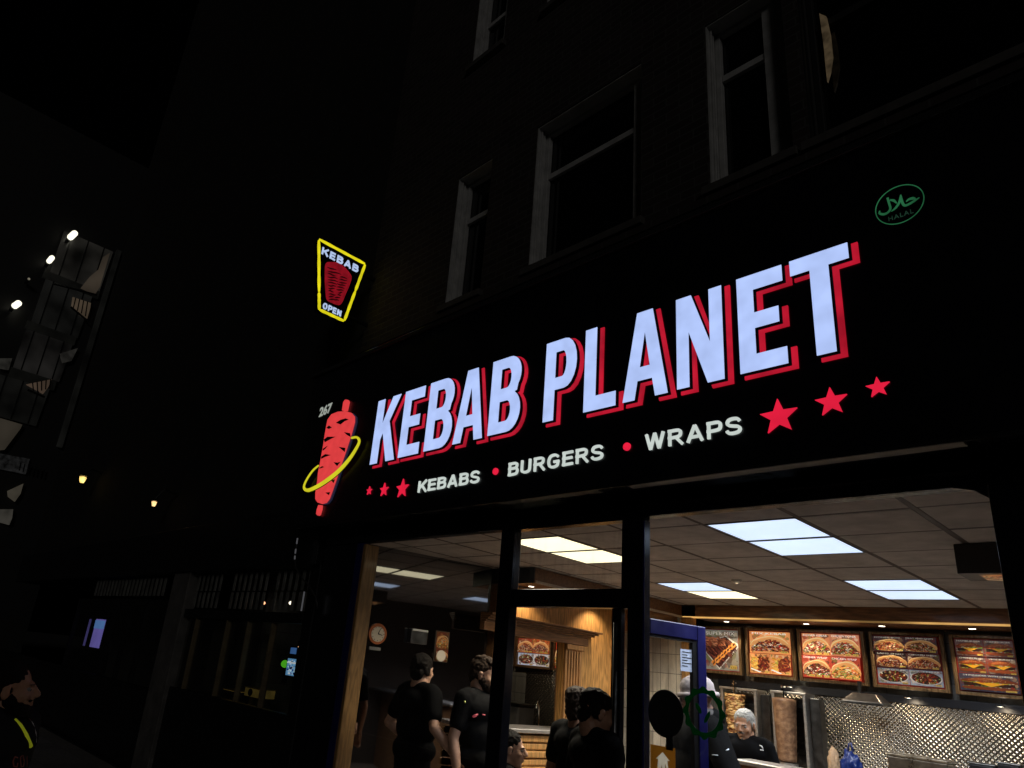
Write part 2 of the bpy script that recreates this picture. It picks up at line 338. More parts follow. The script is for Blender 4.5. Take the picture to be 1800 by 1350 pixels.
# drop coincident inner faces left between stacked boxes
dupf = {}
for f in bm.faces: dupf.setdefault(tuple(sorted(v.index for v in f.verts)), []).append(f)
bm.verts.index_update(); dupf = {}
for f in bm.faces: dupf.setdefault(tuple(sorted(v.index for v in f.verts)), []).append(f)
bmesh.ops.delete(bm, geom=[f for fs in dupf.values() if len(fs) > 1 for f in fs], context='FACES_ONLY')
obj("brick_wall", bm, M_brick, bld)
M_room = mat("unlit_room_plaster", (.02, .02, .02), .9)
obj("cornice", B((XL - .02, XR + .02, WY - .28, WY - .003, 25.6, 25.78), (XL - .02, XR + .02, WY - .18, WY - .004, 25.45, 25.597)), mat("stone_trim", (.2, .19, .17), .8, noise_amt=.3), bld, bevel=.01)
obj("sill_band", B((XL, XR, WY - .035, WY - .003, z0w - .14, z0w - .075)), M_brick, bld, bevel=.006)
for i, (x0, x1, a, b_, rz) in enumerate(ALLW):
    d = .13; fw = .055; M_white = M_wt if i != 3 else mat("dark_timber", (.012, .012, .012), .6)
    ww = obj("window", B((x0 + .001, x0 + .012, WY + .012, WY + .34, a, b_), (x1 - .012, x1 - .001, WY + .012, WY + .34, a, b_), (x0 + .013, x1 - .013, WY + .012, WY + .34, b_ - .012, b_ - .001), (x0 + .013, x1 - .013, WY + .012, WY + .34, a + .001, a + .012)), M_white, bld)
    fwr = {1: .160, 2: .195, 4: .16, 5: .14, 6: .185}.get(i, .05)
    fr = B((x0 + .014, x0 + fw, WY + d, WY + d + .05, a + .014, b_ - .014), (x1 - fwr, x1 - .014, WY + d, WY + d + .05, a + .014, b_ - .014), (x0 + fw + .001, x1 - fwr - .001, WY + d, WY + d + .05, b_ - .05, b_ - .014), (x0 + fw + .001, x1 - fwr - .001, WY + d, WY + d + .05, a + .014, a + .128))
    box(fr, x0 + .014, x0 + .03, WY + .05, WY + .062, a + .02, b_ - .02); box(fr, x0 + .0135, x0 + .024, WY + .09, WY + .102, a + .02, b_ - .02)
    if i == 2: box(fr, x1 - .112, x1 - .098, WY + d - .012, WY + d - .001, a + .02, b_ - .02)
    s = obj("frame", fr, M_white, ww, bevel=.004)
    obj("sash", B((x0 + fw + .001, x1 - fwr - .001, WY + d + .012, WY + d + .048, rz - .03, rz + .03)), M_white, ww, bevel=.004)
    obj("pane", B((x0 + fw, x1 - fwr, WY + d + .055, WY + d + .06, a + .04, b_ - .04)), M_dark_glass, ww)
    obj("sill", B((x0 - .04, x1 + .04, WY - .06, WY + .011, a - .07, a - .002)), mat("sill_stone", (.06, .055, .05), .8, noise_amt=.3), ww, bevel=.005)
# reflection in the right-hand upstairs window, painted as a dim glowing sliver
cp = [onY(*p, WY + .125) for p in ((1441, 25), (1453, 30), (1460, 62), (1464, 100), (1460, 128), (1455, 145), (1452, 118), (1449, 85))]
bm = bmesh.new(); prismXZ(bm, [[(p.x, p.z) for p in cp]], WY + .115, WY + .135)
cm = emit("lamp_lit_curtain", (54, 45, 32), 1, var=.6, nscale=14)
obj("curtain", bm, cm, bld)

# interior shell
HC = 1.09; YB = 8.57; XI0 = -5.62; XI1 = .45
shell = bld
obj("shop_floor", B((-8.2, XI1, 3.86, 9.4, G - .1, G)), M_floor, bld)
obj("side_wall", B((XI1, XI1 + .15, 4.01, 9.4, G, 1.18)), mat("dark_brown_wall", (.05, .035, .025), .7, noise_amt=.2, nscale=3), bld)
obj("roof_slab", B((-8.2, XI1 + .15, 4.36, 9.4, 1.125, 1.19)), M_black, bld)
GX0, GY0, PX_, PY_ = -2.35, 4.39, .615, .595
ceil_cells = bmesh.new()
PANEL_W = 22
PAN = {(0, 0), (0, 1), (-3, 4), (-3, 5), (0, 4), (0, 5), (-3, 0), (-3, 1)}
for i in range(-6, 6):
    for j in range(-1, 8):
        if (i, j) in PAN: continue
        x0, x1 = max(GX0 + i * PX_, -5.8), min(GX0 + (i + 1) * PX_, XI1); y0, y1 = max(GY0 + j * PY_, 3.94), min(GY0 + (j + 1) * PY_, YB)
        if x1 - x0 < .03 or y1 - y0 < .03: continue
        dz = random.Random(i * 31 + j).uniform(0, .004)
        box(ceil_cells, x0 + .017, x1 - .017, y0 + .015, y1 - .015, HC + dz, HC + .02 + dz)
obj("ceiling_tiles", ceil_cells, M_ceil, bld, bevel=.003)
bm = bmesh.new()
for i in range(-5, 6):
    x = GX0 + i * PX_
    if -5.75 < x < XI1: box(bm, x - .016, x + .016, 3.945, YB, HC + .002, HC + .0245)
obj("ceiling_bars", bm, M_tbar, bld)
bm = bmesh.new()
for j in range(0, 8):
    y = GY0 + j * PY_
    box(bm, -5.78, XI1, y - .014, y + .014, HC + .003, HC + .0255)
obj("cross_bars", bm, M_tbar, bld)

# glossy black left wall, dark wood end post, boxed bulkhead, oak wall, tile wall, back wall
gA, gB = Vector((-5.80, 3.98)), Vector((-5.49, 5.62))
gd = (gB - gA).normalized(); gn = Vector((gd.y, -gd.x))
def gw(t, off=0): p = gA + gd * t + gn * off; return p
bm = bmesh.new(); p0, p1, p2, p3 = gw(0), gw((gB - gA).length), gw((gB - gA).length, -.1), gw(0, -.1)
hexa(bm, [(*p0, G), (*p1, G), (*p2, G), (*p3, G), (*p0, HC), (*p1, HC), (*p2, HC), (*p3, HC)])
obj("polished_side_wall", bm, M_glosswall, bld)
obj("wood_end_post", B((-5.52, -5.40, 5.63, 5.74, G, .92)), M_oak_d, bld, bevel=.006)
XO = -5.3
YH0, YH1 = 5.78, 6.68       # serving hatch opening
ZH0, ZH1 = -.50, .41
bm = B((XO - .08, XO, YH1 + .001, 7.63, G, .925), (XO - .08, XO, 5.74, YH1, ZH1 + .001, .925), (XO - .08, XO, 5.74, YH1, G, ZH0 - .05))
obj("oak_panelling", bm, M_oak, bld)
obj("corner_moulding", B((XO - .03, XO + .03, 7.6, 7.66, G, .93)), M_oak, bld, bevel=.012)
bm = B((-5.62, -4.9, 5.66, YB - .001, .93, HC - .002)); obj("bulkhead", bm, M_oak_x, bld, bevel=.004)
obj("bulkhead_end", B((-5.62, -4.902, 5.645, 5.659, .925, HC - .003)), M_black, bld)
obj("bulkhead_trim", B((-4.899, -4.885, 5.66, YB - .02, .925, .955)), M_tbar_l, bld, bevel=.004)
obj("oak_cladding_top", B((XO - .06, -4.91, 7.66, 8.48, .66, .929)), M_oak_d, bld)
obj("tiled_wall", B((-6.6, -4.86, 8.5, 8.56, G, .93)), M_cream, bld)
obj("oak_wall_post", B((-4.859, -4.72, 8.47, 8.6, G, .93)), M_oak, bld, bevel=.006)
obj("kitchen_end_wall", B((-8.2, -8.1, 4.4, 8.5, G, 1.1)), M_greytile, bld)
obj("kitchen_divider", B((-8.1, -5.66, 5.0, 5.08, G, 1.1)), M_greytile, bld)
YM = 9.05
obj("back_wall", B((-4.9, XI1, YM + .08, YM + .16, G, HC)), M_greytile, bld)
# pelmet over the menus
pel = B((-4.719, XI1, YB, YB + .03, .945, HC + .03)); obj("pelmet", pel, M_oak_x, bld, bevel=.003)
obj("led_strip", B((-4.885, XI1, YB - .016, YB - .001, .930, .950)), emit("warm_led_strip", (196, 150, 84), 1, var=.75, nscale=1.6, base=(.3, .2, .1)), bld, bevel=.003)  # front lip of the pelmet; the light on it is painted as emission
obj("pelmet_soffit", B((-4.719, XI1, YB + .031, YM + .079, .93, .944)), M_oak_d, bld)
# embossed steel splashback
stl = thing("steel_splashback", "embossed diamond pattern steel sheet behind the kebab grills", "splashback", (-2, YM, -.8))
for k, (a, b_) in enumerate(((-4.7, -3.2), (-3.197, -1.98), (-1.977, XI1 - .01))):
    obj("steel_sheet", B((a, b_, YM + .05 + .003 * (k % 2), YM + .074, -1.2, .24)), M_check, stl)
obj("top_rail", B((-4.7, XI1 - .01, YM + .03, YM + .048, .165, .245)), mat("dark_rail", (.02, .02, .025), .4), stl, bevel=.003)

# hatch surround: frieze, stepped cornice, fluted pilaster, shelf, panelled front
h = thing("serving_hatch", "oak serving hatch with stepped cornice and fluted pilaster in left wall", "serving hatch", (XO, 6.3, G))
obj("frieze", B((XO + .001, XO + .07, 5.3, 7.05, ZH1, ZH1 + .085)), M_oak_d, h, bevel=.004)
for k in range(4): obj("cornice_step", B((XO + .001, XO + .085 + k * .03, 5.3, 7.08 + k * .035, ZH1 + .086 + k * .022, ZH1 + .107 + k * .022)), M_oak_d, h, bevel=.005)
bm = B((XO + .001, XO + .03, 6.69, 6.99, ZH0 - .02, ZH1 - .001))
for k in range(5): box(bm, XO + .031, XO + .045, 6.725 + k * .05, 6.752 + k * .05, ZH0 + .03, ZH1 - .07)
box(bm, XO + .031, XO + .06, 6.68, 7.0, ZH1 - .06, ZH1 - .002)
obj("pilaster", bm, oak("oak_pilaster", (.42, .21, .075)), h, bevel=.006)
obj("jamb", B((XO - .1, XO - .001, 6.685, 6.72, ZH0, ZH1)), M_oak_d, h)
obj("shelf", B((XO - .32, XO + .12, 5.3, 6.9, ZH0 - .04, ZH0)), M_steel, h, bevel=.008)
bm = bmesh.new()
for k in range(9): box(bm, XO + .001, XO + .05 + .02 * ((k + 1) % 2), 5.3, 7.05, ZH0 - .13 - k * .075, ZH0 - .065 - k * .075)
obj("panelled_front", bm, M_oak, h, bevel=.014)
# kitchen behind hatch
KY = 7.35
obj("kitchen_tiles", B((-8.1, -6.42, KY, KY + .05, G, HC), (-5.66, -5.4, KY, KY + .05, G, HC)), M_greytile, bld)
ks = thing("kitchen_steel_sheet", "embossed steel sheet on the kitchen wall behind the hatch", "steel sheet", (-6, KY, G))
obj("sheet", B((-6.419, -5.661, KY - .003, KY + .03, -1.2, .12)), M_check, ks)
bl = thing("kitchen_bin", "grey plastic tub standing behind the hatch shelf", "tub", (-6.35, 7.0, -1.0))
obj("tub_body", B((-6.62, -6.12, 6.9, 7.2, -.9, -.34)), mat("grey_plastic", (.10, .095, .09), .5, noise_amt=.2), bl, bevel=.02)
obj("tub_rim", B((-6.65, -6.09, 6.88, 7.22, -.339, -.31)), M_steel_d, bl, bevel=.006)
tp = thing("kitchen_tap", "chrome swan neck tap beside the hatch pilaster", "tap", (-5.78, 6.9, -.6))
bm = bmesh.new(); tube(bm, [(-5.8, 6.9, -.8), (-5.8, 6.9, -.38), (-5.79, 6.88, -.3), (-5.77, 6.84, -.25), (-5.75, 6.8, -.27), (-5.745, 6.78, -.33)], .013)
obj("spout", bm, M_chrome, tp, smooth=True); bm = bmesh.new(); lathe(bm, [(.03, 0), (.03, .04), (.02, .08), (.012, .1)], (-5.8, 6.9, -.6), 12); obj("tap_base", bm, M_chrome, tp, smooth=True)

# ------------------------------------------------------------------ ceiling light panels
def panel_mat(name, col, s):
    return emit(name, col, s, var=.06, nscale=2.5, base=(.3, .3, .3))
PM = {'b': panel_mat("cool_panel", (205, 226, 255), 1.22), 'y': panel_mat("warm_panel", (255, 244, 200), 1.7)}
PANLAB = {(0, 0): ('b', "cool white ceiling panel nearest the front, in upper right pane"), (0, 1): ('b', "cool white ceiling panel just behind the foremost one in upper right pane"),
          (0, 4): ('b', "cool white ceiling panel on the right near the menu pelmet, front half of pair"), (0, 5): ('b', "cool white ceiling panel on the right touching nearest the menu pelmet"),
          (-3, 0): ('y', "warm white ceiling panel seen through the fanlight, front of its pair"), (-3, 1): ('y', "warm white ceiling panel seen through the fanlight, rear of its pair"),
          (-3, 4): ('b', "cool white ceiling panel left of the tiles, in front of a warm one"), (-3, 5): ('y', "warm ceiling panel nearest the oak bulkhead behind a cool one")}
for (i, j), (k, lab) in PANLAB.items():
    x0, y0 = GX0 + i * PX_, GY0 + j * PY_
    t = thing("ceiling_light", lab, "ceiling light", (x0 + PX_ / 2, y0 + PY_ / 2, HC), "light panels in the shop ceiling")
    al = bpy.data.lights.new("lamp", 'AREA'); al.shape = 'SQUARE'; al.size = .55; al.energy = PANEL_W; al.spread = R(138); al.color = (.86, .92, 1) if k == 'b' else (1, .90, .70)
    ao = bpy.data.objects.new("lamp", al); COL.objects.link(ao); ao.parent = t; ao.location = (0, 0, -.006)
    obj("diffuser", B((x0 + .022, x0 + PX_ - .022, y0 + .022, y0 + PY_ - .022, HC + .001, HC + .014)), PM[k], t)
    obj("frame", B((x0 + .012, x0 + .021, y0 + .012, y0 + PY_ - .012, HC - .002, HC + .02), (x0 + PX_ - .021, x0 + PX_ - .012, y0 + .012, y0 + PY_ - .012, HC - .002, HC + .02), (x0 + .0215, x0 + PX_ - .0215, y0 + .012, y0 + .021, HC - .002, HC + .02), (x0 + .0215, x0 + PX_ - .0215, y0 + PY_ - .021, y0 + PY_ - .012, HC - .002, HC + .02)), mat("panel_frame", (.05, .05, .06), .4), t)

p = onZ(1295, 1019, HC); t = thing("smoke_detector", "tiny white smoke detector on the ceiling between two light panels", "smoke detector", tuple(p))
bm = bmesh.new(); lathe(bm, [(.05, 0), (.048, -.02), (.03, -.032)], tuple(p), 20); obj("housing", bm, mat("white_plastic", (.7, .68, .64), .4), t)
bm = bmesh.new(); lathe(bm, [(.012, -.0325), (.01, -.036)], tuple(p), 10); obj("indicator", bm, emit("indicator_glow", (255, 226, 180), 1.5), t)
# ------------------------------------------------------------------ recessed downlights with their own lamps
def downlight(x, y, z, label, aim=(0, .25, -1), power=9, cone=95, on=True):
    t = thing("downlight", label, "downlight", (x, y, z), "recessed downlights")
    bm = bmesh.new(); lathe(bm, [(.030, -.001), (.030, -.006)], (x, y, z), 20); obj("lens", bm, emit("downlight_lens", (255, 244, 220), 9, var=.02), t)
    bm = bmesh.new()
    for k in range(24):
        a0, a1 = 2 * math.pi * k / 24, 2 * math.pi * (k + 1) / 24
        q = [(r * math.cos(a), r * math.sin(a)) for r in (.032, .046) for a in (a0, a1)]
        hexa(bm, [(x + q[0][0], y + q[0][1], z - .008), (x + q[1][0], y + q[1][1], z - .008), (x + q[3][0], y + q[3][1], z - .008), (x + q[2][0], y + q[2][1], z - .008), (x + q[0][0], y + q[0][1], z), (x + q[1][0], y + q[1][1], z), (x + q[3][0], y + q[3][1], z), (x + q[2][0], y + q[2][1], z)])
    bmesh.ops.remove_doubles(bm, verts=bm.verts, dist=1e-5); obj("trim_ring", bm, M_chrome, t)
    l = bpy.data.lights.new("lamp", 'SPOT'); l.energy = power; l.spot_size = R(cone); l.spot_blend = .6; l.shadow_soft_size = .03; l.color = (1, .80, .55)
    lo = bpy.data.objects.new("lamp", l); COL.objects.link(lo); lo.parent = t; lo.location = (0, 0, -.02); lo.rotation_euler = Vector(aim).to_track_quat('-Z', 'Y').to_euler()
for x, lab in ((-4.42, "downlight above the grilled meat platter menu"), (-3.46, "downlight above the wrap menu second from left"), (-2.68, "downlight between the third and fourth menus"), (-1.88, "downlight above the burger menu"), (-1.1, "downlight at the right end of the pelmet")):
    downlight(x, 8.80, .93, lab, (0, .22, -1), 13)
downlight(-5.02, 8.2, .93, "downlight at the corner above the tiled wall", (-.25, .35, -1), 20, 130)
downlight(-5.12, 5.86, .93, "downlight at the near end of the bulkhead, seen through the fanlight", (-.15, .2, -1), 17, 110)
downlight(-5.06, 7.15, .93, "downlight above the oak panelling beyond the hatch", (-.25, .05, -1), 18, 120)
downlight(-6.1, 6.6, .93, "downlight in the kitchen ceiling behind the hatch", (0, .35, -1), 16, 130)  # this and the next: unseen lamps added to light the kitchen
downlight(-6.9, 6.3, .93, "downlight deeper in the kitchen behind the hatch", (0, .5, -1), 14, 130)
# warm lamps tucked under the menus
for x, lab in ((-2.55, "small lamp under the fourth menu lighting the steel"), (-1.78, "small lamp under the burger menu lighting the steel"), (-3.75, "small lamp under the second menu by the grill")):
    downlight(x, YM - .10, .225, lab, (0, .55, -1), 3.2, 140)

# ------------------------------------------------------------------ menu boards
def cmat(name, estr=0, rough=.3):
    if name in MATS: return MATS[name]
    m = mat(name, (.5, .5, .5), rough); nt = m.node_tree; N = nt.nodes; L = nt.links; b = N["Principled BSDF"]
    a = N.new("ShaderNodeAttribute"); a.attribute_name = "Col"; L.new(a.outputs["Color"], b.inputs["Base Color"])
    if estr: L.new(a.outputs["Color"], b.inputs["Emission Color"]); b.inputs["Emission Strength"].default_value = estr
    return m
class Pic:
    """flat printed picture built of coloured shapes, each a hair proud of the one below"""
    def __init__(s, Y, fn=None): s.bm = bmesh.new(); s.cl = s.bm.loops.layers.float_color.new("Col"); s.Y = Y; s.d = 0; s.fn = fn or (lambda x, z, d: (x, Y - d, z))
    def poly(s, pts, col, lift=None):
        s.d += .00003; d = s.d if lift is None else lift
        vs = [s.bm.verts.new(s.fn(x, z, d)) for x, z in pts]
        try: f = s.bm.faces.new(vs)
        except ValueError: return
        c = s2l(col)
        for l in f.loops: l[s.cl] = (*c, 1)
    def rect(s, x0, x1, z0, z1, col): s.poly([(x0, z0), (x1, z0), (x1, z1), (x0, z1)], col)
    def ell(s, cx, cz, rx, rz, col, n=12, rot=0): s.poly(ell(cx, cz, rx, rz, n, rot), col)
    def blob(s, cx, cz, r, col, rnd, n=8, sx=1, rot=0):
        pts = []
        for k in range(n):
            a = 2 * math.pi * k / n; q = r * rnd.uniform(.65, 1.2); x, z = q * math.cos(a) * sx, q * math.sin(a) / max(1, sx ** .5)
            pts.append((cx + x * math.cos(rot) - z * math.sin(rot), cz + x * math.sin(rot) + z * math.cos(rot)))
        s.poly(pts, col)
    def text(s, t, x, z, width, height, col):
        s.d += .0004; d = s.d
        tb = text_bm(t, 1, lambda u, v, dd: s.fn(x + u, z + v, d + (0 if dd else .0002)), .001, offset=0, width=width, height=height)
        vm = {}
        c = s2l(col)
        for f in tb.faces:
            vs = [vm.setdefault(v, None) or vm.__setitem__(v, s.bm.verts.new(v.co)) or vm[v] for v in f.verts]
            try: nf = s.bm.faces.new(vs)
            except ValueError: continue
            for l in nf.loops: l[s.cl] = (*c, 1)
        tb.free()
    def done(s, name, m, parent): return obj2(name, s.bm, m, parent)
def obj2(name, bm, m, parent):
    me = bpy.data.meshes.new(name); bm.to_mesh(me); bm.free(); return link(name, me, m, parent)
MEAT = [(120, 48, 30), (150, 66, 38), (98, 36, 26), (176, 92, 52), (80, 30, 24), (136, 40, 36)]
SALAD = [(96, 128, 44), (150, 160, 70), (200, 190, 150), (222, 214, 196), (180, 40, 30)]
FRY = [(226, 170, 70), (210, 146, 50), (238, 190, 104)]
def cell(P, x0, x1, z0, z1, kind, rnd, title=None, price="£5.50", nprice=1, bgc=None):
    w_, h_ = x1 - x0, z1 - z0; cx, cz = (x0 + x1) / 2, (z0 + z1) / 2
    P.rect(x0, x1, z0, z1, bgc or (210, 170, 120))
    def clampx(x, r): return min(max(x, x0 + r), x1 - r)
    def clampz(z, r): return min(max(z, z0 + r), z1 - r)
    b0 = bgc or (210, 170, 120)
    for k in range(70):   # busy table background
        r = rnd.uniform(.05, .15) * h_; o_ = rnd.choice([(226, 204, 172), (112, 112, 58), (150, 56, 38), (84, 54, 36), (204, 160, 110), (60, 40, 30)]); f_ = rnd.uniform(.15, .75)
        P.blob(clampx(rnd.uniform(x0, x1), r * 1.2), clampz(rnd.uniform(z0, z1), r * 1.2), r, tuple(int(a_ * (1 - f_) + c_ * f_) for a_, c_ in zip(b0, o_)), rnd, n=9)
    def inx(x): return min(max(x, x0 + .02 * w_), x1 - .02 * w_)
    if kind in ('wrap', 'kebab', 'pitta'):
        tilt = rnd.uniform(-.1, .12)
        P.poly(stroke_poly([(x0 + .02 * w_, z0 + .30 * h_), (x0 + .10 * w_, z0 + (.60 - tilt) * h_), (x0 + .40 * w_, z0 + .78 * h_), (x0 + .72 * w_, z0 + (.76 + tilt) * h_), (x1 - .03 * w_, z0 + .50 * h_), (x1 - .04 * w_, z0 + .20 * h_), (cx, z0 + .05 * h_), (x0 + .08 * w_, z0 + .10 * h_)]), (206, 150, 92))
        pal = {'wrap': MEAT * 2 + SALAD, 'kebab': MEAT * 3 + SALAD[2:], 'pitta': [(216, 112, 50), (232, 140, 66), (190, 80, 36), (240, 170, 90), (120, 130, 50), (210, 190, 110)]}[kind]
        for k in range(420):
            u = rnd.random(); v = rnd.random() ** .8; top = .66 - abs(u - .5) ** 2 * 1.5 + tilt * (u - .5)
            x = x0 + (.05 + .9 * u) * w_; z = z0 + (.09 + (top - .12) * v) * h_; c = rnd.choice(pal); q = rnd.uniform(.5, 1.2)
            P.blob(inx(x), z, rnd.uniform(.02, .05) * h_, tuple(min(255, int(t_ * q)) for t_ in c), rnd, sx=rnd.uniform(1, 2.4), rot=rnd.uniform(-.7, .9))
        for k in range(26): P.blob(inx(x0 + rnd.uniform(.05, .95) * w_), z0 + rnd.uniform(.1, .3) * h_, .022 * h_, rnd.choice(SALAD), rnd, sx=2)
        for k in range(9): P.blob(inx(x0 + rnd.uniform(.2, .8) * w_), z0 + rnd.uniform(.3, .55) * h_, .022 * h_, (236, 222, 200), rnd, sx=2.8, rot=rnd.uniform(-.6, .6))
        P.poly(stroke_ribbon([(x0 + .03 * w_, z0 + .36 * h_), (x0 + .14 * w_, z0 + .60 * h_), (cx, z0 + .78 * h_), (x1 - .2 * w_, z0 + .70 * h_), (x1 - .04 * w_, z0 + .46 * h_)], .05 * h_), (232, 196, 142))
    elif kind == 'chips':
        for k in range(170):
            a_ = rnd.uniform(-.9, .9); P.poly(ell(x0 + rnd.uniform(.14, .66) * w_, z0 + rnd.uniform(.14, .8) * h_, .12 * w_, .02 * h_, 6, a_), tuple(int(t_ * rnd.uniform(.75, 1.05)) for t_ in rnd.choice(FRY)))
        for k in range(110): q = rnd.uniform(.6, 1.2); P.blob(inx(x0 + rnd.uniform(.45, .95) * w_), z0 + rnd.uniform(.16, .8) * h_, rnd.uniform(.03, .07) * h_, tuple(int(t_ * q) for t_ in rnd.choice(MEAT)), rnd, sx=1.8, rot=rnd.uniform(-1, 1))
        P.poly([(x0 + .05 * w_, z0 + .18 * h_), (x0 + .5 * w_, z0 + .03 * h_), (x0 + .58 * w_, z0 + .07 * h_), (x0 + .08 * w_, z0 + .24 * h_)], (235, 228, 215))
    elif kind == 'burger':
        q = rnd.uniform(.75, 1.05); C_ = lambda c: tuple(int(t_ * q) for t_ in c)
        P.poly(stroke_poly([(x0 + .06 * w_, cz + .0 * h_), (x0 + .12 * w_, cz + .20 * h_), (cx, cz + .32 * h_), (x1 - .12 * w_, cz + .20 * h_), (x1 - .06 * w_, cz)]), C_((150, 70, 32)))
        P.poly(stroke_poly([(x0 + .16 * w_, cz + .10 * h_), (x0 + .22 * w_, cz + .22 * h_), (cx, cz + .29 * h_), (x1 - .3 * w_, cz + .2 * h_), (cx, cz + .16 * h_)]), C_((190, 104, 54)))
        for k in range(30): P.ell(cx + rnd.uniform(-.3, .3) * w_, cz + rnd.uniform(.10, .27) * h_, .008 * w_, .008 * h_, (225, 200, 150), 5)
        P.rect(x0 + .07 * w_, x1 - .07 * w_, cz - .20 * h_, cz - .02 * h_, (50, 26, 18))
        for k in range(60): P.blob(inx(x0 + rnd.uniform(.08, .92) * w_), cz - rnd.uniform(.04, .18) * h_, .03 * h_, rnd.choice([(60, 32, 20), (76, 40, 24), (40, 22, 16)]), rnd, sx=1.6)
        P.poly([(x0 + .12 * w_, cz + .02 * h_), (x1 - .14 * w_, cz + .02 * h_), (x1 - .28 * w_, cz - .06 * h_), (cx + .04 * w_, cz - .22 * h_), (x0 + .3 * w_, cz - .04 * h_)], (226, 164, 40))
        for k in range(60): P.blob(inx(x0 + rnd.uniform(.06, .94) * w_), cz - rnd.uniform(.18, .27) * h_ if k % 2 else cz + rnd.uniform(-.01, .06) * h_, .03 * h_, rnd.choice([(80, 116, 40), (120, 146, 60), (176, 46, 34), (205, 200, 176)]), rnd, sx=2.4)
        P.poly(stroke_poly([(x0 + .08 * w_, cz - .25 * h_), (x1 - .08 * w_, cz - .25 * h_), (x1 - .16 * w_, cz - .40 * h_), (x0 + .16 * w_, cz - .40 * h_)]), C_((150, 74, 36)))
    elif kind == 'platter':
        P.poly([(x0, cz - .04 * h_), (cx - .06 * w_, z0 + .01 * h_), (x1, cz + .08 * h_), (x1, cz + .16 * h_), (cx + .16 * w_, z1 - .14 * h_), (x0, z1 - .30 * h_)], (222, 216, 206))
        P.poly([(x0, cz + .0 * h_), (cx - .06 * w_, z0 + .05 * h_), (x1 - .03 * w_, cz + .1 * h_), (cx + .15 * w_, z1 - .17 * h_), (x0, z1 - .34 * h_)], (60, 30, 24))
        def inpl(x, z): u = (x - x0) / w_; v = (z - z0) / h_; return v > (.47 - .95 * u if u < .44 else .07 + .93 * (u - .44)) and v < (.62 + .32 * u if u < .62 else .83 - .62 * (u - .62)) and .02 < u < .97
        for k in range(700):
            x, z = x0 + rnd.random() * w_, z0 + rnd.random() * h_
            if inpl(x, z): q = rnd.uniform(.6, 1.25); P.blob(x, z, rnd.uniform(.014, .035) * h_, tuple(int(t_ * q) for t_ in rnd.choice([(110, 54, 46), (84, 42, 38), (130, 70, 56), (66, 34, 30), (140, 84, 60)])), rnd, sx=2.6, rot=-.8)
        for k in range(90):
            x, z = x0 + rnd.uniform(.08, .62) * w_, z0 + rnd.uniform(.60, .80) * h_; q = rnd.uniform(.7, 1.1); P.blob(x, z, .028 * h_, tuple(int(t_ * q) for t_ in rnd.choice([(200, 120, 84), (216, 146, 104), (156, 80, 54)])), rnd, sx=2.4, rot=rnd.uniform(-.9, .1))
        for k in range(8):
            t_ = k / 7; x, z = x0 + (.30 + t_ * .58) * w_, z0 + (.17 + t_ * .47) * h_
            P.blob(x, z, .07 * h_, [(224, 140, 62), (236, 160, 84)][k % 2], rnd, n=10); P.blob(x, z, .03 * h_, (90, 40, 22), rnd, sx=2, rot=.9); P.ell(x + .05 * w_, z + .035 * h_, .012 * w_, .05 * h_, (206, 196, 120), 8, .6)
    elif kind == 'bowl':
        P.ell(cx, cz - .02 * h_, .49 * w_, .42 * h_, (196, 190, 190), 20); P.ell(cx, cz, .45 * w_, .38 * h_, (40, 34, 30), 20)
        for k in range(170):
            a_ = rnd.uniform(0, 6.28); r_ = math.sqrt(rnd.random()); q = rnd.uniform(.6, 1.2); P.blob(cx + r_ * math.cos(a_) * .41 * w_, cz + r_ * math.sin(a_) * .34 * h_, rnd.uniform(.03, .06) * h_, tuple(min(255, int(t_ * q)) for t_ in rnd.choice(MEAT * 2 + SALAD[:4])), rnd, sx=1.6, rot=a_)
    if title:
        P.d += .0003; P.text(title, x0 + .08 * w_, z1 - .13 * h_, .84 * w_, .085 * h_, (250, 246, 238))
    for k in range(nprice):
        xx = x1 - .26 * w_ - k * .26 * w_
        P.d += .0002; P.rect(xx + .03 * w_, xx + .21 * w_, z0 + .04 * h_, z0 + .13 * h_, (206, 172, 84)); P.text(price, xx + .05 * w_, z0 + .055 * h_, .13 * w_, .055 * h_, (30, 20, 10))
def stroke_poly(pts, sub=4):
    n = len(pts); out = []
    for i in range(n):
        p0, p1, p2, p3 = [Vector(pts[(i + k) % n]) for k in (-1, 0, 1, 2)]
        for k in range(sub):
            t = k / sub; out.append(tuple(.5 * ((2 * p1) + (p2 - p0) * t + (2 * p0 - 5 * p1 + 4 * p2 - p3) * t * t + (3 * p1 - p0 - 3 * p2 + p3) * t ** 3)))
    return out
def stroke_ribbon(pts, wd):
    Lf, Rt = stroke(pts, [wd * .4] + [wd] * (len(pts) - 2) + [wd * .4]); return Lf + Rt[::-1]
YF = YM - .02
def mspan(pxl, pxr, pyt, pyb): a = onY(pxl, pyt, YF); b_ = onY(pxr, pyb, YF); return a.x, b_.x, b_.z, a.z
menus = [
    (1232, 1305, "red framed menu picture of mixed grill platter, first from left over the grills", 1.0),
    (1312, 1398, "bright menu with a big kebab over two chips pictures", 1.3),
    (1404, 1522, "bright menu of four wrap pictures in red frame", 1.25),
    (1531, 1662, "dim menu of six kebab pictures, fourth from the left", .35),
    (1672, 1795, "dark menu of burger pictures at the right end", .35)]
zt, zb = .885, .30
rnd = random.Random(5)
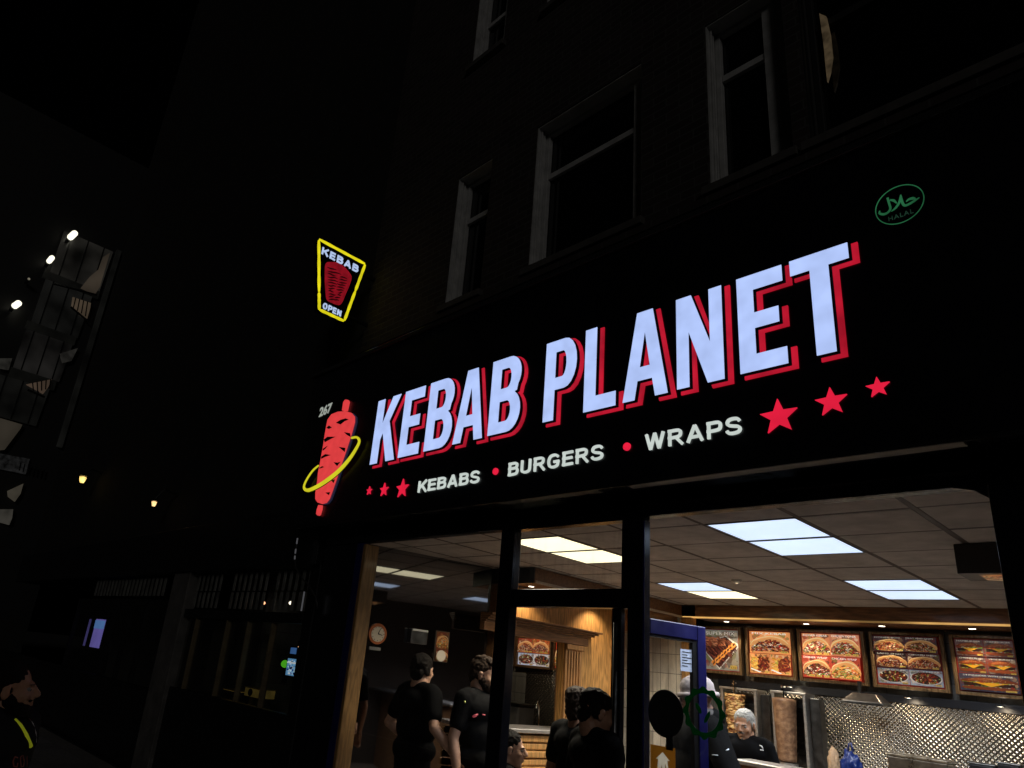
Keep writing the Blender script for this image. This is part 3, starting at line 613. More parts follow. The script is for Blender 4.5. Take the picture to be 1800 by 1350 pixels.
for k, (a, b_, lab, est) in enumerate(menus):
    x0 = onY(a, 1150, YF).x; x1 = onY(b_, 1150, YF).x
    t = thing("menu_board", lab, "menu board", ((x0 + x1) / 2, YM, zb), "menu boards on the back wall")
    fw = .035
    obj("frame", B((x0, x0 + fw, YM - .045, YM + .028, zb, zt), (x1 - fw, x1, YM - .045, YM + .028, zb, zt), (x0 + fw + .001, x1 - fw - .001, YM - .045, YM + .028, zt - .03, zt), (x0 + fw + .001, x1 - fw - .001, YM - .045, YM + .028, zb, zb + fw)), oak("menu_frame_oak", (.22, .14, .07), axis='Z', rough=.25), t, bevel=.006)
    if k == 0: obj("mount", B((x0 + fw + .001, x1 - fw - .001, YM - .018, YM + .02, zb + fw + .001, zt - .031)), mat("red_mount", (.35, .03, .015), .4), t)
    else: obj("mount", B((x0 + fw + .001, x1 - fw - .001, YM - .018, YM + .02, zb + fw + .001, zt - .031)), mat("red_mount", (.35, .03, .015), .4), t)
    X0, X1, Z0, Z1 = x0 + fw + .014, x1 - fw - .014, zb + fw + .014, zt - .045
    P = Pic(YM - .019); xm = (X0 + X1) / 2; g_ = .004
    if k == 0:
        cell(P, X0, X1, Z0, Z1, 'platter', rnd, "SUPER MIX", "£15", 1, (150, 146, 136))
        P.rect(X0, X1, Z1 - .09, Z1 - .085, (60, 60, 50))
    elif k == 1:
        zm = Z0 + (Z1 - Z0) * .47
        cell(P, X0, X1, zm + g_, Z1, 'kebab', rnd, "MIX KEBAB", "£9.50", 1, (226, 150, 90)); cell(P, X0, xm - g_, Z0, zm - g_, 'chips', rnd, None, "£5.00", 1, (220, 150, 90)); cell(P, xm + g_, X1, Z0, zm - g_, 'chips', rnd, None, "£6.00", 1, (220, 150, 90))
    elif k == 2:
        zm = Z0 + (Z1 - Z0) * .5
        cell(P, X0, xm - g_, zm + g_, Z1, 'wrap', rnd, "DONER KEBAB", "£5.50", 3, (206, 130, 84)); cell(P, xm + g_, X1, zm + g_, Z1, 'wrap', rnd, "CHICKEN DONER", "£5.50", 2, (190, 120, 90))
        cell(P, X0, xm - g_, Z0, zm - g_, 'wrap', rnd, "DONER WRAP", "£6.00", 3, (180, 70, 50)); cell(P, xm + g_, X1, Z0, zm - g_, 'pitta', rnd, "CHICKEN WRAP", "£6.00", 2, (180, 70, 50))
    elif k == 3:
        h3 = (Z1 - Z0) / 3
        for r_ in range(3):
            for c_ in range(2):
                cell(P, (X0, xm + g_)[c_], (xm - g_, X1)[c_], Z0 + r_ * h3 + g_, Z0 + (r_ + 1) * h3 - g_, ('bowl', 'kebab', 'wrap')[r_], rnd, ("LAMB DONER", "KOFTE KEBAB", "LAMB SHISH", "CHICKEN SHISH", "DONER BOX", "MEAT AND CHIPS")[r_ * 2 + c_], "£8.50", 1, [(150, 160, 180), (90, 60, 60), (80, 60, 70)][r_])
    else:
        h3 = (Z1 - Z0) / 3
        for r_ in (1, 2):
            for c_ in range(2): cell(P, (X0, xm + g_)[c_], (xm - g_, X1)[c_], Z0 + r_ * h3 + g_, Z0 + (r_ + 1) * h3 - g_, 'burger', rnd, ("CHICKEN FILLET", "VEGE BURGER", "HAMBURGER", "CHEESEBURGER")[(r_ - 1) * 2 + c_], "£4.50", 1, (110, 84, 84))
        cell(P, X0, X1, Z0, Z0 + h3 - g_, 'burger', rnd, "1/4 POUNDER WITH CHEESE", "£5.00", 1, (70, 66, 84))
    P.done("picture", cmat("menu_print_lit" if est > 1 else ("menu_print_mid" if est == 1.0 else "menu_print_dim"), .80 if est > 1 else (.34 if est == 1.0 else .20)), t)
# menus glimpsed through hatch
for (a, b_, lab, kinds) in ((895, 904, "sliver of a menu board at the left edge of the hatch", 1), (907.5, 969, "menu board with four pictures seen through the hatch", 2), (973, 996, "narrow orange menu board beside the hatch pilaster", 1)):
    x0 = onY(a, 1145, KY - .05).x; x1 = onY(b_, 1145, KY - .05).x; z1_ = .50; z0_ = .115
    t = thing("menu_board", lab, "menu board", ((x0 + x1) / 2, KY, z0_), "menu boards in the kitchen")
    obj("frame", B((x0, x0 + .02, KY - .06, KY - .001, z0_, z1_), (x1 - .02, x1, KY - .06, KY - .001, z0_, z1_), (x0 + .021, x1 - .021, KY - .06, KY - .001, z1_ - .02, z1_), (x0 + .021, x1 - .021, KY - .06, KY - .001, z0_, z0_ + .03)), M_walnut, t, bevel=.004)
    P = Pic(KY - .03); X0, X1 = x0 + .022, x1 - .022
    if kinds == 2:
        xm = (X0 + X1) / 2; zm = z0_ + .18
        cell(P, X0, xm, z0_ + .032, zm, 'bowl', rnd, None, "£7", 1, (196, 206, 232)); cell(P, xm + .003, X1, z0_ + .032, zm, 'bowl', rnd, None, "£7", 1, (226, 226, 232))
        cell(P, X0, xm, zm + .004, z1_ - .022, 'kebab', rnd, None, "£8", 2, (150, 60, 40)); cell(P, xm + .003, X1, zm + .004, z1_ - .022, 'kebab', rnd, None, "£8", 2, (190, 90, 40))
    else: cell(P, X0, X1, z0_ + .032, z1_ - .022, 'pitta', rnd, None, "£6", 1, (190, 60, 30))
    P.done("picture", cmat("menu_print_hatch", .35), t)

# ------------------------------------------------------------------ kebab grills
def meat_mat(name, c1, c2, c3, sc):
    m = mat(name, c1, .5, bump=.8, bscale=sc * 2); nt = m.node_tree; N = nt.nodes; L = nt.links; b = N["Principled BSDF"]
    tc = N.new("ShaderNodeTexCoord"); v = N.new("ShaderNodeTexNoise"); v.inputs["Scale"].default_value = sc; v.inputs["Detail"].default_value = 5; L.new(tc.outputs["Object"], v.inputs["Vector"])
    r = N.new("ShaderNodeValToRGB"); r.color_ramp.elements[0].position = .36; r.color_ramp.elements[0].color = (*c2, 1); r.color_ramp.elements[1].position = .62; r.color_ramp.elements[1].color = (*c3, 1)
    e = r.color_ramp.elements.new(.5); e.color = (*c1, 1); L.new(v.outputs["Fac"], r.inputs[0]); L.new(r.outputs[0], b.inputs["Base Color"])
    return m
M_doner = meat_mat("doner_meat", (.22, .115, .06), (.15, .075, .04), (.30, .17, .09), 16)
M_chick = meat_mat("chicken_meat", (.55, .30, .10), (.22, .07, .03), (.70, .48, .2), 22)
def grill(pl, pr, ptop, pm, mw, meat_top, meat_bot, m, lab, mlab, chunky):
    YG = 8.72
    x0, x1 = onY(pl, ptop, YG).x, onY(pr, ptop, YG).x; zt_ = onY((pl + pr) / 2, ptop, YG).z; xc = onY(pm, 1260, YG).x
    t = thing("kebab_grill", lab, "kebab grill", (xc, YG, -.75), "vertical kebab grills")
    obj("side_panel", B((x0, x0 + .03, YG - .02, YG + .22, -.75, zt_)), M_steel, t, bevel=.004)
    obj("side_panel", B((x1 - .03, x1, YG - .02, YG + .22, -.75, zt_)), M_steel, t, bevel=.004)
    obj("burner_back", B((x0 + .031, x1 - .031, YG + .16, YG + .22, -.7, zt_ - .04)), mat("sooty_burner", (.02, .016, .012), .6, noise_amt=.5), t)
    bm = bmesh.new()
    for q in range(5): box(bm, x0 + .05, x1 - .05, YG + .145, YG + .158, -.6 + q * .15, -.5 + q * .15)
    obj("burner_mesh", bm, M_steel_d, t)
    obj("top_plate", B((x0 - .01, x1 + .01, YG - .03, YG + .23, zt_ + .001, zt_ + .025)), M_steel, t, bevel=.004)
    obj("drip_tray", B((x0 - .02, x1 + .02, YG - .2, YG + .2, -.8, -.751)), M_steel, t, bevel=.006)
    bm = bmesh.new(); tube(bm, [(xc, YG - .06, -.75), (xc, YG - .06, zt_ + .1)], .011); box(bm, xc - .015, xc + .015, YG - .1, YG + .1, zt_ + .026, zt_ + .045); tube(bm, [(xc - .025, YG - .06, zt_ + .07), (xc + .03, YG - .06, zt_ + .075)], .01)
    obj("spit", bm, M_chrome, t, smooth=False)
    bm = B((x1 + .02, x1 + .12, YG + .05, YG + .2, -.75, zt_ - .02)); obj("control_column", bm, M_steel_d, t, bevel=.006)
    km = thing("kebab_meat", mlab, "kebab meat", (xc, YG - .06, -.6))
    za, zb_ = onY(pm, meat_bot, YG).z, onY(pm, meat_top, YG).z
    rt = mw / 2; prof = []
    rr = random.Random(3 + chunky)
    nseg = 30
    for q in range(nseg + 1):
        u = q / nseg; r_ = rt * (.80 + .26 * u) * (1 + (.10 if chunky else .012) * rr.uniform(-1, 1)); prof.append((r_, za + (zb_ - za) * u))
    prof = [(rt * .4, za - .015)] + prof + [(rt * .75, zb_ + .015)]
    bm = bmesh.new(); lathe(bm, prof, (xc, YG - .06, 0), 28, jitter=.07 if chunky else .008, seed=4)
    obj("meat_stack", bm, m, km, smooth=not chunky)
    if chunky:
        bm = bmesh.new()
        for q in range(150):
            a = rr.uniform(0, 6.28); z = rr.uniform(za, zb_ + .01); r_ = rt * (.84 + .24 * (z - za) / (zb_ - za)); c = Vector((xc + r_ * math.cos(a), YG - .06 + r_ * math.sin(a), z))
            ret = bmesh.ops.create_icosphere(bm, subdivisions=1, radius=rr.uniform(.012, .026), matrix=Matrix.Translation(c) @ Matrix.Rotation(a, 4, 'Z') @ Matrix.Diagonal((.6, 1.5, .7, 1)))
        obj("meat_slices", bm, M_chick, km)
    obj("base_disc", (lambda b: (lathe(b, [(rt * .9, -.04), (rt * .9, -.016)], (xc, YG - .06, za), 24), b)[1])(bmesh.new()), M_steel, km)
grill(1268, 1330, 1213, 1297, .20, 1223, 1292, M_chick, "steel kebab grill behind the white haired man", "yellow speckled stack of chicken slices on the left spit", True)
grill(1357, 1416, 1220, 1384, .235, 1230, 1337, M_doner, "steel kebab grill holding the tall brown cone", "tall smooth brown doner cone on the right spit", False)

bench = thing("steel_bench", "long steel work bench under the kebab grills", "bench", (-2.2, 8.7, G))
obj("bench_top", B((-4.65, XI1 - .02, 8.3, YM + .02, -.85, -.81)), M_steel, bench, bevel=.008)
obj("bench_front", B((-4.62, XI1 - .03, 8.36, 8.4, G, -.851)), M_steel, bench)
# items on the bench
def at(px, py, Y): return onY(px, py, Y)
a = at(1565, 1322, 8.6); b_ = at(1668, 1322, 8.6)
t = thing("steel_container", "steel warming box with shiny lid standing on the back bench", "steel box", ((a.x + b_.x) / 2, 8.6, -.8))
obj("box_body", B((a.x, b_.x, 8.5, 8.75, -.805, a.z - .03)), mat("dull_box_steel", (.30, .26, .2), .3, metal=.95, noise_amt=.3), t, bevel=.01)
obj("box_lid", B((a.x - .01, b_.x + .01, 8.49, 8.76, a.z - .029, a.z)), MATS['dull_box_steel'], t, bevel=.012)
for px0, px1, lab in ((1707, 1752, "black pan nearest the steel box on the bench"), (1757, 1796, "black pan at the right end of the bench")):
    a = at(px0, 1339, 8.6); b_ = at(px1, 1342, 8.6)
    t = thing("food_pan", lab, "pan", ((a.x + b_.x) / 2, 8.6, -.8), "black pans on the bench")
    obj("pan_body", B((a.x, b_.x, 8.5, 8.72, -.805, a.z - .012)), M_black, t, bevel=.01); obj("pan_rim", B((a.x - .008, b_.x + .008, 8.492, 8.728, a.z - .011, a.z)), M_steel_d, t, bevel=.003)
# crumpled carrier bag and bread
def crumple(bm, c, r, seed, sub=4, amp=.35, fq=3.0):
    bmesh.ops.create_icosphere(bm, subdivisions=sub, radius=1)
    for v in bm.verts:
        p = v.co.copy(); n = noise.noise(p * fq + Vector((seed, 0, 0))); n2 = noise.noise(Vector((p.x * 8, p.y * 8, p.z * 1.5)) + Vector((seed, 5, 0)))
        q = p * (1 + amp * n + amp * .5 * n2); v.co = Vector((c[0] + q.x * r[0], c[1] + q.y * r[1], c[2] + q.z * r[2]))
p = at(1496, 1345, 8.1)
t = thing("carrier_bag", "crumpled blue plastic bag hanging in front of the steel sheet", "plastic bag", (p.x, 8.1, -.7))
bm = bmesh.new(); crumple(bm, (p.x, 8.1, p.z - .09), (.10, .07, .20), 3); obj("bag", bm, mat("blue_plastic", (.003, .016, .11), .35), t, smooth=True)
bm = bmesh.new(); tube(bm, [(p.x - .02, 8.1, p.z + .12), (p.x - .01, 8.12, p.z + .19), (p.x + .01, 8.12, p.z + .2), (p.x + .03, 8.1, p.z + .12)], .008); obj("handle", bm, MATS["blue_plastic"], t, smooth=True)
p = at(1465, 1330, 8.5)
t = thing("bread_stack", "pale bread wrapped in paper beside the blue bag", "bread", (p.x, 8.5, -.8))
bm = bmesh.new(); crumple(bm, (p.x, 8.5, p.z - .08), (.055, .05, .17), 9, amp=.2); obj("bread", bm, mat("bread_crust", (.45, .30, .18), .7, noise_amt=.35, nscale=30), t, smooth=True)
bm = bmesh.new(); lathe(bm, [(.05, 0), (.065, .1), (.068, .12)], (p.x, 8.5, p.z - .33), 16, jitter=.05); obj("paper_wrap", bm, mat("greaseproof_paper", (.5, .47, .4), .6), t)
# heat lamp hood under the menus
a = at(1488, 1216, 8.7); b_ = at(1553, 1238, 8.7)
t = thing("heat_lamp", "shallow steel lamp hood hanging below the wrap menu", "heat lamp", ((a.x + b_.x) / 2, 8.7, b_.z))
bm = bmesh.new(); hexa(bm, [(a.x - .02, 8.6, b_.z), (b_.x + .02, 8.6, b_.z), (b_.x + .02, 8.9, b_.z), (a.x - .02, 8.9, b_.z), (a.x + .06, 8.68, a.z), (b_.x - .06, 8.68, a.z), (b_.x - .06, 8.86, a.z), (a.x + .06, 8.86, a.z)])
obj("hood", bm, mat("dull_hood_steel", (.22, .20, .18), .35, metal=.9, noise_amt=.2), t, bevel=.008); obj("hood_edge", B((a.x - .03, b_.x + .03, 8.59, 8.91, b_.z - .022, b_.z - .001)), M_steel_d, t, bevel=.004)
obj("bracket", B((a.x + .1, a.x + .13, 8.74, 8.78, a.z + .001, a.z + .12)), M_steel_d, t)
# serving counter
ct = thing("serving_counter", "steel topped serving counter in front of the white haired man", "counter", (-1.4, 6.45, G))
bm = bmesh.new(); cy0 = 6.15
hexa(bm, [(-3.12, 6.22, -.49), (XI1 - .05, 6.0, -.49), (XI1 - .05, 6.5, -.49), (-3.12, 6.55, -.49), (-3.12, 6.22, -.455), (XI1 - .05, 6.0, -.455), (XI1 - .05, 6.5, -.455), (-3.12, 6.55, -.455)])
obj("counter_top", bm, mat("dull_counter_steel", (.32, .30, .28), .4, metal=.9, noise_amt=.2), ct, bevel=.008)
obj("counter_front", B((-3.08, XI1 - .1, 6.27, 6.45, G, -.492)), M_oak_x, ct)

# hanging box near the right end of the front window
a = onZ(1675, 956, HC); b_ = onZ(1762, 951, HC)
t = thing("ceiling_screen", "black box hanging from the ceiling at the right edge of the window", "hanging box", (a.x, a.y, HC))
obj("box_body", B((a.x, a.x + .75, a.y, a.y + .3, .90, HC - .002)), mat("brown_black_casing", (.03, .022, .016), .4), t, bevel=.004)
P = Pic(0, fn=lambda x, z, d: (x, z, .899 - d)); cell(P, a.x + .1, a.x + .7, a.y + .04, a.y + .27, 'wrap', random.Random(8), None, "£5", 1, (120, 84, 50)); P.done("picture", cmat("menu_print_under", .45), t)

# ------------------------------------------------------------------ items on the polished wall
def gwall_fn(t0, z0, off):   # maps (u along wall, v up, d out) to the world
    def f(u, v, d):
        q = gw(t0 + u, off + d); return Vector((q.x, q.y, z0 + v))
    return f
def wall_hit(px, py):
    r = ray(px, py); r2 = Vector((r.x, r.y)); d = Vector((-gA.x, -gA.y)); # solve s*r2 = gA + t*gd
    det = r2.x * (-gd.y) - r2.y * (-gd.x); s = (gA.x * (-gd.y) - gA.y * (-gd.x)) / det; tt = (r2.x * s - gA.x) / gd.x
    return tt, r.z * s
def quad_on_wall(name, pl, pt, pr, pb, m, parent, depth=.03, proud=.002, bev=.004):
    t0, z1_ = wall_hit(pl, pt); t1 = wall_hit(pr, pt)[0]; z0_ = wall_hit(pl, pb)[1]; bm = bmesh.new(); f = gwall_fn(t0, z0_, proud); W_, H_ = t1 - t0, z1_ - z0_
    hexa(bm, [f(0, 0, 0), f(W_, 0, 0), f(W_, 0, depth), f(0, 0, depth), f(0, H_, 0), f(W_, H_, 0), f(W_, H_, depth), f(0, H_, depth)]); return obj(name, bm, m, parent, bevel=bev), (t0, z0_, W_, H_)
def wthing(name, lab, cat, px, py):
    tt, z = wall_hit(px, py); q = gw(tt); return thing(name, lab, cat, (q.x, q.y, z))
t = wthing("wall_clock", "round orange rimmed clock above a small plate on black wall", "clock", 663, 1112)
tt, zc = wall_hit(662.5, 1114)
def disc(bm, tt, zc, r0, r1, d0, d1, n=28):
    f = gwall_fn(0, 0, .002)
    A_ = [bm.verts.new(f(tt + r0 * math.cos(2 * math.pi * k / n), zc + r1 * math.sin(2 * math.pi * k / n), d0)) for k in range(n)]
    C_ = [bm.verts.new(f(tt + r0 * math.cos(2 * math.pi * k / n), zc + r1 * math.sin(2 * math.pi * k / n), d1)) for k in range(n)]
    bm.faces.new(A_[::-1]); bm.faces.new(C_)
    for k in range(n): bm.faces.new((A_[k], A_[(k + 1) % n], C_[(k + 1) % n], C_[k]))
bm = bmesh.new(); disc(bm, tt, zc, .098, .098, 0, .02); obj("rim", bm, mat("orange_rim", (.5, .13, .03), .4), t)
bm = bmesh.new(); disc(bm, tt, zc - .004, .072, .072, .021, .025); obj("dial", bm, mat("clock_face", (.75, .68, .55), .5), t)
bm = bmesh.new(); f = gwall_fn(tt, zc, .002)
ribbon(bm, [(0, 0), (.02, .05)], [.008, .004], .026, .029, fn=f); ribbon(bm, [(0, 0), (.045, -.01)], [.009, .005], .030, .033, fn=f)
for k in range(12): ribbon(bm, [(.058 * math.cos(k * math.pi / 6), .058 * math.sin(k * math.pi / 6)), (.068 * math.cos(k * math.pi / 6), .068 * math.sin(k * math.pi / 6))], [.005, .005], .026, .028, fn=f)
obj("hands", bm, M_ink_k, t)
o, _ = quad_on_wall("name_plate", 649, 1136, 669, 1142, mat("grey_plate", (.22, .22, .22), .5), t, .01)
t = wthing("wall_unit", "small white edged steel box on the black wall between clock and poster", "wall box", 732, 1115)
o, q = quad_on_wall("case", 718, 1104, 747, 1130, M_steel_d, t, .07); quad_on_wall("lit_top", 719, 1104.5, 746, 1108, mat("pale_plate", (.8, .8, .78), .5), t, .012, .074, .001)  # pale strip across the top of the box front
t = wthing("food_poster", "tall orange food poster with a round bowl on black wall", "poster", 778, 1135)
o, (t0, z0_, W_, H_) = quad_on_wall("backing", 766, 1108, 790, 1163, mat("poster_back", (.08, .06, .04), .5), t, .012, .002, .001)
f0 = gwall_fn(t0, z0_, .0145); P = Pic(0, fn=lambda x, z, d: f0(x, z, d)); rp = random.Random(2)
cell(P, .01, W_ - .01, H_ * .42, H_ - .01, 'pitta', rp, None, "£6", 0, (120, 50, 24)); cell(P, .01, W_ - .01, .01, H_ * .41, 'wrap', rp, None, "£6", 0, (110, 50, 26)); P.ell(W_ * .4, H_ * .2, .055, .055, (224, 214, 196), 18)
P.done("picture", cmat("poster_print", .05), t)

# ------------------------------------------------------------------ shopfront
FY = 3.90
sf = thing("shopfront_frame", "black and navy shopfront frame with two big panes and fanlight", "shopfront", (-3, FY, G))
xl0, xl1 = -5.46, onY(886, 930, FY).x
dx0, dx1 = onY(904, 1000, FY).x, onY(1096, 1000, FY).x
rx0, rx1 = onY(1134, 950, FY).x, onY(1736, 850, FY).x
ZT = 1.045; zbar0, zbar1 = onY(1000, 1068, FY).z, onY(1000, 1036, FY).z; ZR = -1.25
obj("header", B((-6.2, XR - .1, FY - .026, FY + .06, ZT, 1.128)), M_frame, sf, bevel=.004)
obj("door_header_drop", B((xl1 + .001, rx0 - .001, FY - .024, FY + .055, ZT - .012, ZT - .001)), M_frame, sf)
obj("post", B((xl1, dx0, FY - .026, FY + .06, G, ZT - .013)), M_frame, sf, bevel=.006)
dj0, dj1, px8 = onY(1079, 1068, FY).x, dx1 - .002, onY(1107.5, 1000, FY).x
obj("door_jamb", B((dj0, dj1, FY - .02, FY + .03, G, zbar0 - .001)), M_frame, sf, bevel=.004)
obj("fanlight_stile", B((dx1, px8 - .001, FY - .022, FY + .05, zbar0, ZT - .013)), M_frame, sf)
obj("post", B((px8, rx0, FY - .026, FY + .06, G, ZT - .013)), M_frame, sf, bevel=.006)
obj("corner_post", B((-6.2, -5.62, FY - .022, FY + .05, G, ZT - .002)), M_frame, sf, bevel=.006)
obj("blue_jamb", B((-5.619, -5.509, FY - .035, FY + .06, G, ZT - .004)), M_navy, sf, bevel=.008)
obj("oak_jamb", B((-5.508, xl0, FY - .04, FY + .12, G, ZT - .02)), oak("oak_jamb", (.23, .13, .05)), sf, bevel=.008)
obj("corner_post", B((rx1, XR - .1, FY - .026, FY + .06, G, ZT - .002)), M_frame, sf, bevel=.006)
obj("transom", B((dx0 + .001, dx1 - .001, FY - .024, FY + .055, zbar0, zbar1)), M_frame, sf, bevel=.005)
obj("stall_riser", B((xl0 + .001, xl1 - .001, FY - .020, FY + .045, G, ZR)), M_frame, sf, bevel=.005)
obj("stall_riser", B((rx0 + .001, rx1 - .001, FY - .020, FY + .045, G, ZR)), M_frame, sf, bevel=.005)
obj("left_pane", B((xl0 + .001, xl1 - .001, FY - .004, FY + .004, ZR + .001, ZT - .001)), M_glass, sf)
obj("right_pane", B((rx0 + .001, rx1 - .001, FY - .004, FY + .004, ZR + .001, ZT - .001)), M_glass, sf)
obj("fanlight_pane", B((dx0 + .001, dx1 - .001, FY - .004, FY + .004, zbar1 + .001, ZT - .013)), M_glass_dusty, sf)
bm = bmesh.new(); pA = rx1
prismXZ(bm, [[(pA - .125, ZT - .001), (pA - .001, ZT - .001), (pA - .001, ZT - .06), (pA - .02, ZT - .045), (pA - .05, ZT - .022)]], FY - .03, FY - .008)
obj("corner_gusset", bm, M_frame, sf)
obj("door_closer", B((dx0 + .02, dx0 + .2, FY + .06, FY + .11, zbar0 + .01, zbar0 + .07)), M_black, sf, bevel=.008)
obj("post_trim", B((rx0 + .002, rx0 + .014, FY - .030, FY - .027, ZR, ZT - .03)), M_navy, sf, bevel=.004)
bm = bmesh.new(); tube(bm, [(dx1 - .035, FY - .02, -1.3), (dx1 - .035, FY - .02, zbar0 - .09)], .017, 12); obj("hinge_tube", bm, M_steel_d, sf, smooth=True)
# entrance door, swung inwards
dr = thing("entrance_door", "blue framed glass door swung open into the shop", "door", (-2.6, 3.99, G))
hA = Vector((-2.60, 4.0)); e = onZ(1236, 1103, .435); hB = Vector((e.x, e.y)); dd = (hB - hA); LD = dd.length; dd.normalize(); dn = Vector((-dd.y, dd.x))
def dpt(u, d, z): q = hA + dd * u + dn * d; return (q.x, q.y, z)
def dbox(bm, u0, u1, z0, z1, d0=-.022, d1=.022):
    hexa(bm, [dpt(u0, d0, z0), dpt(u1, d0, z0), dpt(u1, d1, z0), dpt(u0, d1, z0), dpt(u0, d0, z1), dpt(u1, d0, z1), dpt(u1, d1, z1), dpt(u0, d1, z1)])
ztop = .437
bm = bmesh.new(); dbox(bm, 0, .09, G + .02, ztop); dbox(bm, LD - .075, LD, G + .02, ztop); dbox(bm, .091, LD - .076, ztop - .095, ztop); dbox(bm, .091, LD - .076, G + .02, G + .25)
obj("door_frame", bm, M_blue, dr, bevel=.006)
bm = bmesh.new(); dbox(bm, LD - .112, LD - .0755, G + .252, ztop - .0965, -.015, .015); dbox(bm, .092, LD - .113, ztop - .112, ztop - .0965, -.015, .015); obj("seal", bm, M_black, dr)
bm = bmesh.new(); dbox(bm, .091, LD - .076, G + .251, ztop - .096, -.004, .004); obj("pane", bm, M_glass, dr)
bm = bmesh.new(); tube(bm, [dpt(LD - .04, -.06, -.9), dpt(LD - .04, -.06, -.5)], .012); obj("handle", bm, M_chrome, dr, smooth=True)
# notice on the door
nt_ = thing("paper_notice", "pale blue printed notice stuck on the open door glass", "notice", dpt(.7, -.01, .2))
def door_hit(px, py):
    r = ray(px, py); det = r.x * (-dd.y) - r.y * (-dd.x); s = (hA.x * (-dd.y) - hA.y * (-dd.x)) / det; u = (r.x * s - hA.x) / dd.x if abs(dd.x) > .1 else (r.y * s - hA.y) / dd.y
    return u, r.z * s
u0, z1_ = door_hit(1194.5, 1140); u1, z0_ = door_hit(1219, 1182)
bm = bmesh.new(); dbox(bm, u0, u1, z0_, z1_, -.0075, -.006); obj("sheet", bm, mat("notice_paper", (.52, .60, .78), .7), nt_)
bm = bmesh.new()
for k in range(6): dbox(bm, u0 + (u1 - u0) * .12, u0 + (u1 - u0) * (.5 if k % 2 else .8), z1_ - .02 - k * .017, z1_ - .015 - k * .017, -.0085, -.0078)
obj("print_lines", bm, M_ink_k, nt_)
# stickers on right pane
SYF = FY - .0045
c = onY(1170, 1254, SYF)
t = thing("round_window_sticker", "large black disc sticker with short stem on the right pane", "sticker", tuple(c))
bm = bmesh.new(); prismXZ(bm, [ell(c.x, c.z, .112, .128, 40)], SYF - .0012, SYF); obj("disc", bm, M_ink_k, t)
obj("stem", B((c.x + .002, c.x + .045, SYF - .0012, SYF, c.z - .19, c.z - .119)), M_ink_k, t)
a = onY(1143.5, 1308, SYF); b_ = onY(1187, 1313, SYF)
t = thing("orange_window_sticker", "orange delivery service sticker with a white house below the black disc", "sticker", tuple(a))
def vinyl(name, col):
    m = bpy.data.materials.new(name); m.use_nodes = True; N = m.node_tree.nodes; L = m.node_tree.links; b = N["Principled BSDF"]; b.inputs["Base Color"].default_value = (*col, 1)
    tr = N.new("ShaderNodeBsdfTranslucent"); tr.inputs[0].default_value = (*col, 1); mx = N.new("ShaderNodeMixShader"); mx.inputs[0].default_value = .75
    tc = N.new("ShaderNodeTexCoord"); n = N.new("ShaderNodeTexNoise"); n.inputs["Scale"].default_value = 30; L.new(tc.outputs["Object"], n.inputs["Vector"]); bp = N.new("ShaderNodeBump"); bp.inputs["Strength"].default_value = .1; L.new(n.outputs["Fac"], bp.inputs["Height"]); L.new(bp.outputs[0], b.inputs["Normal"])
    L.new(b.outputs[0], mx.inputs[1]); L.new(tr.outputs[0], mx.inputs[2]); L.new(mx.outputs[0], N["Material Output"].inputs[0]); MATS[name] = m; return m
M_org = vinyl("orange_vinyl", (.42, .25, .07)); vinyl("green_vinyl", (.01, .11, .04)) #, (.62, .27, .03), .5, emis=(.62, .27, .03), estr=0)
xm = (a.x + b_.x) / 2; hz = a.z - .035; M_vw = vinyl("white_vinyl", (.8, .75, .65))
house = [(xm - .034, hz - .085), (xm - .03, hz - .035), (xm - .045, hz - .035), (xm, hz + .005), (xm + .045, hz - .035), (xm + .03, hz - .035), (xm + .034, hz - .085), (xm + .022, hz - .085), (xm + .018, hz - .05), (xm + .012, hz - .085), (xm - .004, hz - .085), (xm - .006, hz - .06), (xm - .012, hz - .085)]
bm = bmesh.new(); prismXZ(bm, [[(a.x, a.z), (b_.x, a.z), (b_.x, a.z - .26), (a.x, a.z - .26)], house], SYF - .0012, SYF); obj("vinyl", bm, M_org, t)
bm = bmesh.new(); prismXZ(bm, [house], SYF - .0011, SYF - .0001)
obj("house_emblem", bm, M_vw, t)
obj("lettering", text_bm("JUST EAT", 1, lambda u, v, d: (xm - .055 + u, SYF - .0022 + d, hz - .125 + v), .0009, offset=.03, width=.11, height=.022), M_vw, t)
c = onY(1237, 1253, SYF)
t = thing("green_ring_sticker", "dark green scalloped ring sticker on the right pane by the door edge", "sticker", tuple(c))
n = 72; outer = [(c.x + (.118 + .008 * math.cos(12 * 2 * math.pi * k / n)) * math.cos(2 * math.pi * k / n), c.z + (.130 + .008 * math.cos(12 * 2 * math.pi * k / n)) * math.sin(2 * math.pi * k / n)) for k in range(n)]
bm = bmesh.new(); prismXZ(bm, [outer, ell(c.x, c.z, .090, .100, 48)], SYF - .0012, SYF); obj("ring", bm, mat("green_vinyl", (.005, .06, .025), .5), t)
bm = bmesh.new(); prismXZ(bm, [ell(c.x - .03, c.z + .02, .012, .03, 16, .5)], SYF - .0012, SYF); prismXZ(bm, [ell(c.x + .02, c.z - .02, .01, .035, 16, -.5)], SYF - .0012, SYF); obj("leaf_marks", bm, MATS["green_vinyl"], t)

